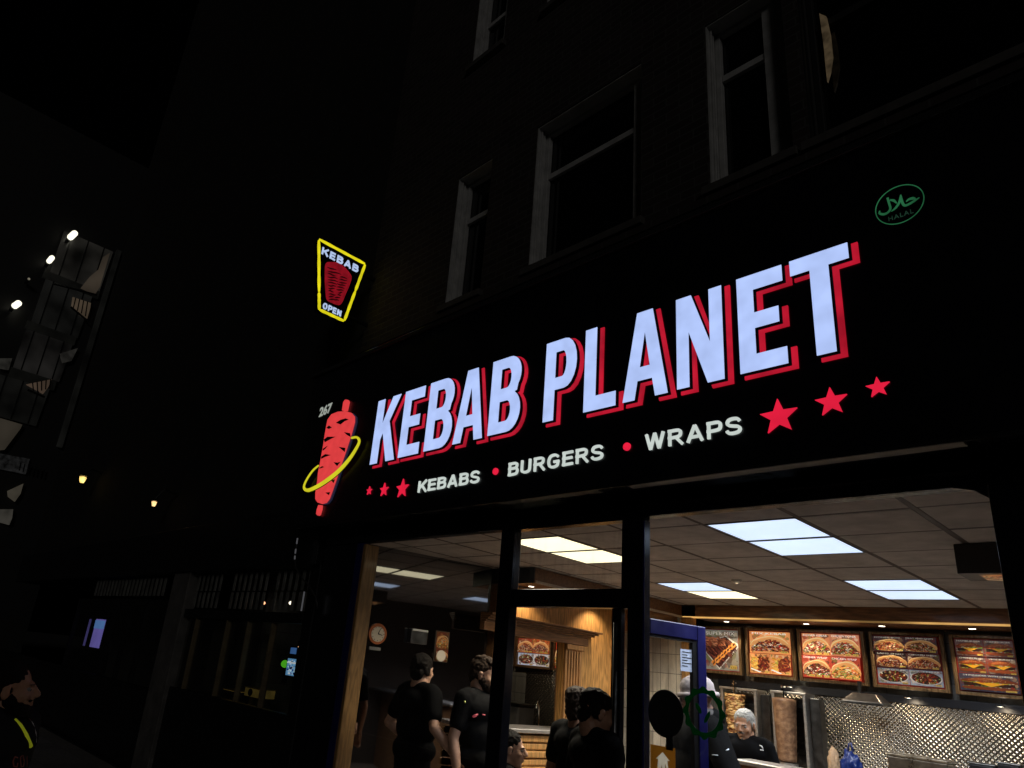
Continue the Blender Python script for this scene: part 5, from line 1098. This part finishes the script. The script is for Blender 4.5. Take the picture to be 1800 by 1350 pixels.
# landings: pale lit soffits and walls, each at real depth
def lit(name, pts, col, dx=0, var=.5, ns=1.5):
    bm = bmesh.new(); sheetX(bm, [fx(*p) for p in pts], FX - .28 + dx, FX - .2 + dx); return obj(name, bm, emit("lit_" + name + "_" + str(int(pts[0][0])) + "_" + str(int(pts[0][1])), col, 1, var=var, nscale=ns), fb)
for k, (za, zb_, y0_, y1_, c_) in enumerate(((11.3, 12.98, 3.08, 4.72, (19, 18, 16)), (9.35, 11.0, 3.02, 4.5, (12, 12, 11)), (7.65, 9.05, 2.95, 4.36, (20, 19, 18)), (5.98, 7.3, 2.6, 4.1, (10, 10, 9)))):
    bm = bmesh.new(); sheetX(bm, [(y0_, za), (y1_, za), (y1_ + .05, zb_), (y0_, zb_)], FX - .28, FX - .2); obj("stairwell_glazing", bm, emit("stairwell_" + str(k), c_, 1, var=.95, nscale=.9), fb)
    for q in range(3): yy = y0_ + (y1_ - y0_) * (q + .5) / 3; obj("glazing_bar", B((FX - .19, FX - .15, yy - .02, yy + .02, za, zb_)), M_black, fb)
for k, (za, zb_, y1_) in enumerate(((11.01, 11.29, 4.74), (9.06, 9.34, 4.46), (7.31, 7.64, 4.28))):
    obj("floor_slab", B((FX - .29, FX - .18, 2.9, y1_, za, zb_)), emit("slab_edge", (7, 7, 6), 1, var=.5, nscale=2), fb)  # dim light on the slab edges, painted as emission
obj("corner_column", B((FX - .29, FX - .12, 4.86, 5.02, 5.5, 13.1)), emit("column_sheen", (9, 9, 8), 1, var=.8, nscale=1), fb)
lit("landing_glow", [(144, 504), (169, 515.6), (178, 502), (181, 491), (195.5, 442), (184, 449), (175.5, 471), (160, 484)], (46, 40, 33), .07, .6, .8)
lit("landing_glow", [(130, 520), (163, 531), (155.5, 558), (144, 553), (128, 535.5)], (58, 49, 39), .07, .35)
lit("landing_glow", [(48, 674), (93, 665), (86, 680), (78, 690.5)], (60, 49, 40), .07, .3)
lit("landing_glow", [(0, 733), (41, 745), (38, 752), (10, 789), (0, 790)], (40, 36, 30), .07, .45, .8)
lit("landing_glow", [(15, 862), (43, 849), (38, 867), (28, 881), (16, 872)], (58, 54, 46), .07, .3)
lit("landing_glow", [(0, 894.6), (25, 894.6), (23, 910), (18, 922), (0, 917)], (42, 40, 36), .07, .6, 2)
lit("landing_glow", [(107, 620), (139, 610), (128, 632), (112, 636)], (26, 25, 23), .07, .8, 3)
lit("landing_glow", [(2, 628), (23, 628), (17, 648), (1, 645)], (36, 35, 32), .07, .6, 3)
lit("landing_wall", [(0, 795), (55, 805), (48, 832), (0, 822)], (19, 19, 19), 0, .9, 6)
bm = bmesh.new()
for k in range(7):
    pts = [fx(40 + k * 7 - 2, 812 + 2 * k), fx(42 + k * 7 - 2, 812 + 2 * k), fx(39 + k * 7 - 2, 826 + 2 * k), fx(37 + k * 7 - 2, 826 + 2 * k)]; sheetX(bm, pts, FX - .19, FX - .15)
obj("balcony_slats", bm, M_black, fb)
for a_, b2 in (((126, 538), (160, 566)), ((95, 497), (172, 517)), ((50, 684), (80, 697))):
    p0, p1 = fx(*a_), fx(*b2); bm = bmesh.new(); tube(bm, [(FX - .1, *p0), (FX - .1, *p1)], .035, 6); obj("rail", bm, M_black, fb)
bm = bmesh.new()
for k in range(5): p0, p1 = fx(134 + k * 7, 523 + k * 2), fx(130 + k * 7, 540 + k * 5); tube(bm, [(FX - .06, *p0), (FX - .06, *p1)], .02, 5)
for k in range(5): p0, p1 = fx(58 + k * 8, 672 - k * 1.5), fx(60 + k * 7, 690 - k * 2); tube(bm, [(FX - .06, *p0), (FX - .06, *p1)], .02, 5)
obj("stair_balusters", bm, M_black, fb)
for a_, b2, s_, lab in (((119, 422), (133, 409), 1, "topmost white bulkhead lamp on the stair building"), ((82.5, 464), (92.5, 452), .8, "second white bulkhead lamp on the stair building"), ((21, 542), (35, 532), .95, "lowest bulkhead lamp on the stair building"), ((48, 493), (51, 491), .35, "faint lamp between the brighter ones on stair building")):
    p0 = Vector((FX + .1, *fx(*a_))); p1 = Vector((FX + .1, *fx(*b2))); t = thing("bulkhead_lamp", lab, "lamp", tuple(p0), "lamps on the stair building")
    bm = bmesh.new(); tube(bm, [p0.lerp(p1, q_) for q_ in (0, .06, .2, .8, .94, 1)], .1, 12, radii=[q_ * s_ for q_ in (.03, .075, .105, .105, .075, .03)]); obj("diffuser", bm, emit("bulkhead_glow" if s_ > .5 else "faint_glow", (255, 250, 226) if s_ > .5 else (110, 105, 90), 1.5 if s_ > .5 else 1), t, smooth=True)
    bm = B((FX - .19, FX + .09, p0.y - .05, p0.y + .05, p0.z - .05, p0.z + .05)); obj("base", bm, M_black, t)
# ------------------------------------------------------------------ people
from mathutils.bvhtree import BVHTree
def rot_to(d):
    return Vector((0, 0, 1)).rotation_difference(Vector(d).normalized()).to_matrix().to_4x4()
class Blob:
    """union of ellipsoids and tapered limbs, fused into one smooth skin"""
    def __init__(s): s.bm = bmesh.new()
    def ell(s, c, r, mtx=None):
        bmesh.ops.create_icosphere(s.bm, subdivisions=3, radius=1, matrix=Matrix.Translation(c) @ (mtx or Matrix.Identity(4)) @ Matrix.Diagonal((*r, 1)))
    def cap(s, a, b, ra, rb):
        a, b = Vector(a), Vector(b); d = (b - a); L_ = d.length; m = rot_to(d); prof = []
        for k in range(5): t = math.pi / 2 * k / 4; prof.append((max(ra * math.sin(t), .0008), -ra * math.cos(t)))
        for k in range(5): t = math.pi / 2 * k / 4; prof.append((max(rb * math.cos(t), .0008), L_ + rb * math.sin(t)))
        rings = []
        for r_, z in prof: rings.append([s.bm.verts.new(a + m.to_3x3() @ Vector((r_ * math.cos(2 * math.pi * q / 14), r_ * math.sin(2 * math.pi * q / 14), z))) for q in range(14)])
        for i in range(len(rings) - 1):
            for q in range(14): s.bm.faces.new((rings[i][q], rings[i][(q + 1) % 14], rings[i + 1][(q + 1) % 14], rings[i + 1][q]))
        s.bm.faces.new(rings[0][::-1]); s.bm.faces.new(rings[-1])
    def build(s, name, m, parent, vox=.008, smooth=4, nz=0, nf=20, folds=0):
        me = bpy.data.meshes.new("tmp"); bmesh.ops.recalc_face_normals(s.bm, faces=s.bm.faces); s.bm.to_mesh(me); s.bm.free()
        o = bpy.data.objects.new("tmp", me); COL.objects.link(o)
        rm = o.modifiers.new("r", 'REMESH'); rm.mode = 'VOXEL'; rm.voxel_size = vox; rm.use_smooth_shade = True
        sm = o.modifiers.new("s", 'SMOOTH'); sm.iterations = smooth; sm.factor = .5
        dg = bpy.context.evaluated_depsgraph_get(); dg.update(); me2 = bpy.data.meshes.new_from_object(o.evaluated_get(dg)); bpy.data.objects.remove(o); bpy.data.meshes.remove(me)
        if nz or folds:
            nor = [v.normal.copy() for v in me2.vertices]
            for v, n in zip(me2.vertices, nor):
                p = v.co
                d = nz * noise.noise(p * nf) if nz else 0
                if folds: d += folds * (noise.noise(Vector((p.x * 7, p.y * 7, p.z * 4))) + .5 * noise.noise(Vector((p.x * 15 + p.z * 9, p.y * 15, p.z * 11))))
                v.co = p + n * d
        for p in me2.polygons: p.use_smooth = True
        me2.name = name
        return link(name, me2, m, parent)
def skin(name, col): return mat(name, col, .5, noise_amt=.12, nscale=30, bump=.1, bscale=200, spec=.4)
def cloth(name, col): return mat(name, col, .9, noise_amt=.25, nscale=25, bump=.2, bscale=300, spec=.05)
M_hair_k = mat("black_hair", (.008, .006, .005), .6, spec=.12, bump=1.0, bscale=90, stretch=(3, 3, .6))
M_hair_br = mat("brown_black_hair", (.03, .018, .012), .55, spec=.12, bump=1.0, bscale=90, stretch=(3, 3, .6))
M_hair_w = mat("white_hair", (.36, .34, .30), .5, bump=.8, bscale=90, noise_amt=.2, nscale=60)
def person(lab, headpx, depth, facing, look=None, pitch=0, skin_m=None, shirt_m=None, hair='short', hair_m=None, beard=None, arms=None, sleeves='short', seated=False, hs=1.0, trousers=None, loc=None, bulk=1.0):
    P = ray(*headpx) * depth
    H = P.z - G; f2 = Vector((*facing, 0)).normalized(); r2 = Vector((f2.y, -f2.x, 0)); up = Vector((0, 0, 1))
    stand = H if not seated else 1.72
    s = stand / 1.69
    base = Vector((P.x, P.y, G)) - f2 * .01
    off = 0 if not seated else (H - 1.72)
    def L(x, y, z): return base + r2 * x * s + f2 * y * s + up * (z * s + off)
    lf = Vector((*(look or facing), 0)).normalized(); pr = R(pitch)
    hf = lf * math.cos(pr) - up * math.sin(pr); hr = Vector((lf.y, -lf.x, 0)); hu = hr.cross(hf)
    hc = Vector((P.x, P.y, P.z)) - up * .118 * hs
    HM = Matrix((hr, hf, hu)).transposed().to_4x4()
    def h(x, y, z): return hc + (hr * x + hf * y + hu * z) * hs
    t = thing("person", lab, "person", (base.x, base.y, G))
    b = Blob()
    E_ = lambda c, r: b.ell(h(*c), [q * hs for q in r], HM)
    E_((0, -.018, .035), (.074, .094, .082)); E_((0, .022, -.02), (.062, .070, .085)); E_((0, .035, -.072), (.046, .050, .038)); E_((0, .068, -.098), (.022, .02, .017))
    E_((0, .078, .024), (.050, .014, .010)); b.cap(h(0, .090, .014), h(0, .112, -.020), .009 * hs, .0125 * hs); E_((.011, .100, -.027), (.009, .011, .008)); E_((-.011, .100, -.027), (.009, .011, .008))
    E_((.038, .060, -.024), (.022, .022, .022)); E_((-.038, .060, -.024), (.022, .022, .022)); E_((0, .087, -.051), (.023, .012, .006)); E_((0, .086, -.062), (.019, .012, .007))
    for q in (-1, 1): E_((q * .078, -.008, -.008), (.009, .019, .031)); E_((q * .081, -.004, .012), (.008, .018, .012))
    nb0 = L(0, -.015, 1.42); b.cap(nb0, h(0, -.025, -.075), .072 * s, .064 * hs)
    # trunk and limbs
    torso = [((0, 0, 1.33), (.175, .11, .13)), ((0, .005, 1.16), (.150, .105, .16)), ((0, 0, 1.0), (.160, .115, .13))]
    RM = Matrix((r2, f2, up)).transposed().to_4x4()
    for c, r in torso: b.ell(L(*c), [q * s for q in r], RM)
    b.cap(L(-.17, 0, 1.40), L(.17, 0, 1.40), .055 * s, .055 * s)
    arms = arms or {}
    joints = {}
    for q, nm in ((-1, 'l'), (1, 'r')):
        a_ = arms.get(nm, ((q * .25, -.02, 1.12), (q * .25, .06, .87)))
        S, El, Wr = L(q * .19, 0, 1.39), L(*a_[0]), L(*a_[1]); joints[nm] = (S, El, Wr)
        b.cap(S, El, .050 * s, .040 * s); b.ell(El, (.041 * s,) * 3); b.cap(El, El.lerp(Wr, .35), .040 * s, .041 * s); b.cap(El.lerp(Wr, .35), Wr, .041 * s, .027 * s)
        f = (Wr - El).normalized(); side = f.cross(up); side = side.normalized() if side.length > .2 else r2.copy(); nrm = f.cross(side).normalized()
        if len(a_) > 2: nrm = -nrm
        hm = Matrix((side, f, nrm)).transposed().to_4x4()
        b.ell(Wr + f * .048 * s, (.040 * s, .052 * s, .017 * s), hm)
        for k, ln in enumerate((.9, 1.0, .95, .78)):
            p = Wr + f * .085 * s + side * (-.029 + .0195 * k) * s; d = f.copy()
            for sg_, (l_, bend) in enumerate(((.038, .25), (.026, .7), (.020, .6))):
                d = (d * math.cos(bend) + nrm * math.sin(bend)).normalized(); p2 = p + d * l_ * ln * s; b.cap(p, p2, (.0095 - .001 * sg_) * s, (.0088 - .001 * sg_) * s); p = p2
        tside = side * (-1 if nm == 'r' else 1)
        p = Wr + f * .025 * s + tside * .034 * s; p2 = p + (f * .7 + tside * .6 + nrm * .3).normalized() * .04 * s; b.cap(p, p2, .012 * s, .010 * s); b.cap(p2, p2 + (f * .9 + nrm * .4).normalized() * .03 * s, .010 * s, .0085 * s)
    if not seated: legs = [((q * .095, 0, .92), (q * .10, .02, .50), (q * .10, -.01, .08), (q * .105, .06, .035)) for q in (-1, 1)]
    else: legs = [((q * .09, 0, .90), (q * .12, .40, .92), (q * .12, .42, .50), (q * .125, .50, .46)) for q in (-1, 1)]
    for hp_, kn, an, ft in legs:
        b.cap(L(*hp_), L(*kn), .078 * s, .055 * s); b.cap(L(*kn), L(*an), .055 * s, .036 * s); b.cap(L(*an), L(*ft), .038 * s, .03 * s)
    b.build("body", skin_m, t, .0075, 3)
    # eyes
    eb = bmesh.new(); ib = bmesh.new()
    for q in (-1, 1):
        bmesh.ops.create_icosphere(eb, subdivisions=2, radius=.0125 * hs, matrix=Matrix.Translation(h(q * .030, .0715, .003))); bmesh.ops.create_icosphere(ib, subdivisions=2, radius=.0062 * hs, matrix=Matrix.Translation(h(q * .030, .0790, .001)))
    obj("eyes", eb, mat("eye_white", (.22, .20, .18), .3), t, smooth=True); obj("irises", ib, mat("dark_iris", (.01, .007, .005), .2), t, smooth=True)
    for q in (-1, 1):
        bb = Blob(); bb.cap(h(q * .014, .092, .022), h(q * .046, .080, .023), .0035 * hs, .0028 * hs); bb.build("eyebrow", hair_m or M_hair_k, t, .003, 1)
    # shirt
    sh = Blob(); k = bulk
    for c, r in (((0, .005, 1.33), (.192 * k, .125 * k, .13)), ((0, .01, 1.16), (.165 * k, .122 * k, .17)), ((0, .005, .99), (.172 * k, .13 * k, .12))): sh.ell(L(*c), [q * s for q in r], RM)
    sh.cap(L(-.16, 0, 1.405), L(.16, 0, 1.405), .064 * s * k, .064 * s * k); sh.cap(L(-.07, -.02, 1.43), L(.07, -.02, 1.43), .05 * s * k, .05 * s * k)
    for nm in 'lr':
        S, El, Wr = joints[nm]
        if sleeves == 'short': sh.cap(S, S.lerp(El, .62), .064 * s * k, .056 * s * k)
        else: sh.cap(S, El, .066 * s * k, .055 * s * k); sh.cap(El, El.lerp(Wr, .95), .055 * s * k, .042 * s * k)
    if sleeves == 'hood': sh.ell(L(0, -.07, 1.46), (.12 * s, .09 * s, .07 * s), RM)
    shirt = sh.build("shirt" if sleeves == 'short' else "jacket", shirt_m, t, .010, 4, folds=.007)
    tr = Blob(); tr.ell(L(0, 0, .94), (.172 * s, .128 * s, .11 * s), RM)
    for hp_, kn, an, ft in legs: tr.cap(L(*hp_), L(*kn), .094 * s, .07 * s); tr.cap(L(*kn), L(*an), .07 * s, .055 * s)
    tr.build("trousers", trousers or cloth("black_trousers", (.008, .008, .009)), t, .013, 3, folds=.006)
    for hp_, kn, an, ft in legs:
        so = Blob(); a3, f3 = L(*an), L(*ft); so.ell(f3 + f2 * .02, (.045 * s, .13 * s, .042 * s), RM); so.cap(a3, f3, .047 * s, .04 * s); so.build("shoe", mat("black_leather", (.01, .01, .01), .4), t, .012, 3)
    # hair
    hb = Blob(); H_ = lambda c, r: hb.ell(h(*c), [q * hs for q in r], HM)
    if hair in ('short', 'quiff', 'messy'):
        H_((0, -.027, .051), (.081, .096, .077)); H_((.066, -.03, .008), (.017, .048, .045)); H_((-.066, -.03, .008), (.017, .048, .045)); H_((0, -.078, -.02), (.060, .034, .058))
        if hair == 'quiff': H_((0, .030, .100), (.058, .058, .030)); H_((0, -.02, .115), (.062, .07, .026))
        if hair == 'messy': H_((0, -.03, .09), (.082, .09, .05)); H_((.02, .02, .1), (.05, .05, .03))
        hb.build("hair", hair_m, t, .006, 2, nz=.009 if hair != 'short' else .006, nf=48)
    elif hair == 'beanie':
        H_((0, -.012, .060), (.088, .106, .080)); H_((0, -.012, .035), (.090, .108, .045)); hb.build("beanie", hair_m, t, .008, 3, nz=.003, nf=60)
        rb_ = bmesh.new()
        tube(rb_, [h(.094 * math.cos(a_ * math.pi / 14), -.012 + .112 * math.sin(a_ * math.pi / 14), .02 + .006 * math.sin(a_ * math.pi / 14)) for a_ in range(29)], .017 * hs, 8); obj("beanie_brim", rb_, hair_m, t, smooth=True)
    if beard:
        bb = Blob(); Q = lambda c, r: bb.ell(h(*c), [q * hs for q in r], HM)
        if beard == 'full':
            Q((0, .046, -.088), (.050, .052, .036)); Q((0, .032, -.078), (.057, .064, .040)); Q((.050, .012, -.040), (.022, .030, .034)); Q((-.050, .012, -.040), (.022, .030, .034)); Q((.046, .040, -.066), (.018, .034, .024)); Q((-.046, .040, -.066), (.018, .034, .024)); Q((0, .080, -.094), (.030, .026, .026)); Q((.02, .088, -.043), (.020, .011, .006)); Q((-.02, .088, -.043), (.020, .011, .006))
        else: Q((.014, .096, -.041), (.016, .006, .005)); Q((-.014, .096, -.041), (.016, .006, .005)); Q((0, .084, -.090), (.010, .010, .008))
        bb.build("beard", beard if not isinstance(beard, str) else (hair_m if beard == 'full' else mat("grey_moustache", (.16, .14, .12), .6)), t, .005, 2, nz=.004, nf=70)
    return t, shirt, L, s
def bvh_of(o):
    me = o.data; off = o.parent.location + o.location
    return BVHTree.FromPolygons([v.co + off for v in me.vertices], [p.vertices[:] for p in me.polygons])
def decal(name, parent, target, pts, rad, m, lift=.002, radii=None):
    bv = bvh_of(target); out = []
    for p in pts:
        d = ray(*p).normalized(); hit = bv.ray_cast(Vector((0, 0, 0)), d)
        if hit[0] is not None: out.append(hit[0] - d * lift)
    if len(out) < 2: print("decal missed", name, len(out), pts[0]); return
    bm = bmesh.new(); tube(bm, out, rad, 6, radii=radii[:len(out)] if radii else None); return obj(name, bm, m, parent, smooth=True)
SK_T = skin("tan_skin", (.42, .22, .13)); SK_L = skin("light_skin", (.50, .29, .20)); SK_D = skin("olive_skin", (.36, .19, .12))
CK = cloth("black_cotton", (.0045, .0045, .005)); CK2 = cloth("faded_black_cotton", (.008, .008, .0085))
# dark back with bare forearm
person("person in black seen from behind, bare forearm at the hip", (746, 1150), 6.0, (.12, .99), skin_m=SK_L, shirt_m=CK, hair='short', hair_m=M_hair_k, arms={'r': ((.32, -.05, 1.18), (.44, .12, .98)), 'l': ((-.3, -.06, 1.15), (-.2, .15, 1.0))}, look=(-.3, .95), hs=1.12, bulk=1.2)
t, shirt, *_ = person("bearded person in black T-shirt in profile beside the door post", (853, 1158), 5.8, (.97, .05), look=(.90, .50), pitch=8, skin_m=SK_L, shirt_m=CK2, hair='quiff', hair_m=M_hair_br, beard='full', hs=1.1, bulk=1.12)
M_pink = mat("pink_print", (.65, .12, .14), .6, emis=(.65, .12, .14), estr=.25)
decal("chest_print", t, shirt, [(831, 1260), (834, 1257), (840, 1256)], .006, M_pink); decal("chest_print", t, shirt, [(848, 1256), (853, 1257)], .005, M_pink); decal("chest_print", t, shirt, [(832, 1261), (838, 1258.5)], .005, M_pink)
decal("shirt_tag", t, shirt, [(817, 1232), (817.5, 1236)], .008, mat("yellow_tag", (.7, .75, .2), .5))
t, *_ = person("dark haired person sitting low with ear and profile showing at the door's left", (900, 1284), 5.3, (.74, .67), pitch=3, hs=1.1, skin_m=SK_L, shirt_m=CK, hair='short', hair_m=M_hair_k, seated=True)
st = thing("bar_stool", "black stool under the low sitting dark haired person", "stool", (t.location.x, t.location.y, G))
bm = bmesh.new(); sx, sy = t.location.x, t.location.y; zs = ray(893, 1284).z * 5.3 - 1.72 + .80
lathe(bm, [(.17, zs - .05), (.18, zs - .02), (.16, zs)], (sx, sy, 0), 20); obj("seat", bm, M_black, st); 
for k in range(4):
    a_ = math.pi / 4 + k * math.pi / 2; bm = bmesh.new(); tube(bm, [(sx + .1 * math.cos(a_), sy + .1 * math.sin(a_), zs - .052), (sx + .19 * math.cos(a_), sy + .19 * math.sin(a_), G)], .012, 8); obj("leg", bm, M_black, st)
person("dark haired person nearest the doorway, back of head and one ear showing", (1052, 1214), 4.3, (.45, .89), look=(.55, .83), pitch=14, skin_m=SK_D, shirt_m=CK, hair='short', hair_m=M_hair_k, bulk=1.2, hs=1.1)
person("person half hidden behind the head nearest the doorway", (1022, 1213), 5.1, (.1, .99), skin_m=SK_D, shirt_m=CK2, hair='messy', hair_m=M_hair_br, hs=1.1, bulk=1.15)
t, shirt, *_ = person("person in grey beanie and dark jacket behind the open door", (1224, 1192), 4.9, (-.62, -.78), look=(-.80, -.60), pitch=10, skin_m=SK_L, shirt_m=cloth("charcoal_jacket", (.003, .003, .0032)), hair='beanie', hair_m=cloth("grey_knit", (.30, .26, .25)), sleeves='hood', bulk=1.25, hs=1.12, arms={'l': ((-.44, -.02, 1.13), (-.36, .22, .98))})
Lh = _[0]; hb_ = Blob(); hb_.ell(Lh(0, -.03, 1.47), (.125, .115, .07)); hb_.ell(Lh(.13, .10, 1.36), (.085, .08, .11)); hb_.ell(Lh(.10, .12, 1.24), (.07, .06, .11)); hb_.build('grey_hood', cloth('grey_hood_cloth', (.07, .066, .064)), t, .010, 4, folds=.008)
for pts in ([(1293, 1290), (1292, 1297)], [(1290, 1301), (1286, 1308)], [(1276, 1320), (1281, 1317)], [(1252, 1327), (1262, 1328)]): decal("reflective_trim", t, shirt, pts, .004, mat("reflective_trim", (.5, .55, .6), .3))
t, shirt, *_ = person("white haired person in black polo shirt looking down behind the counter", (1307, 1248), 6.5, (.30, -.95), look=(.12, -.99), pitch=12, skin_m=SK_T, shirt_m=CK, hair='short', hair_m=M_hair_w, beard='grey', arms={'l': ((-.0 + -.27, .02, 1.13), (-.24, .26, 1.06)), 'r': ((.30, .0, 1.14), (.15, .26, 1.08))}, hs=1.1, bulk=1.1)
decal("shirt_logo", t, shirt, [(1335, 1310), (1339, 1312), (1341, 1316)], .006, M_ink_w); decal("shirt_logo", t, shirt, [(1336, 1318), (1342, 1319)], .005, M_ink_w)
t, shirt, *_ = person("bearded person with yellow neck strap at the lower left of the street", (33, 1163), 3.2, (.72, .69), look=(.34, .94), pitch=-6, skin_m=SK_T, shirt_m=cloth("black_sweatshirt", (.02, .02, .02)), hair='short', hair_m=M_hair_k, beard='full', sleeves='long', hs=1.04, bulk=1.3)
M_strap = mat("yellow_strap", (.50, .55, .02), .6, emis=(.5, .55, .02), estr=.16)
decal("neck_strap", t, shirt, [(26, 1264), (36, 1275), (46, 1292), (54, 1312), (58, 1332), (57, 1352)], .008, M_strap, radii=[.006, .008, .009, .010, .010, .010])
decal("earphone_wire", t, shirt, [(51, 1263), (58, 1272), (63, 1288), (64, 1305), (62, 1325)], .002, M_ink_w)
M_dimred = mat("faded_red_print", (.3, .08, .06), .7)
for pts in ([(31, 1332), (26, 1330), (23, 1338), (24, 1347), (30, 1348), (31, 1341)], [(36, 1330), (40, 1328), (42, 1337), (41, 1347), (37, 1348), (36, 1338), (36, 1330)], [(47, 1329), (47, 1348)]): decal("chest_lettering", t, shirt, pts, .003, M_dimred)
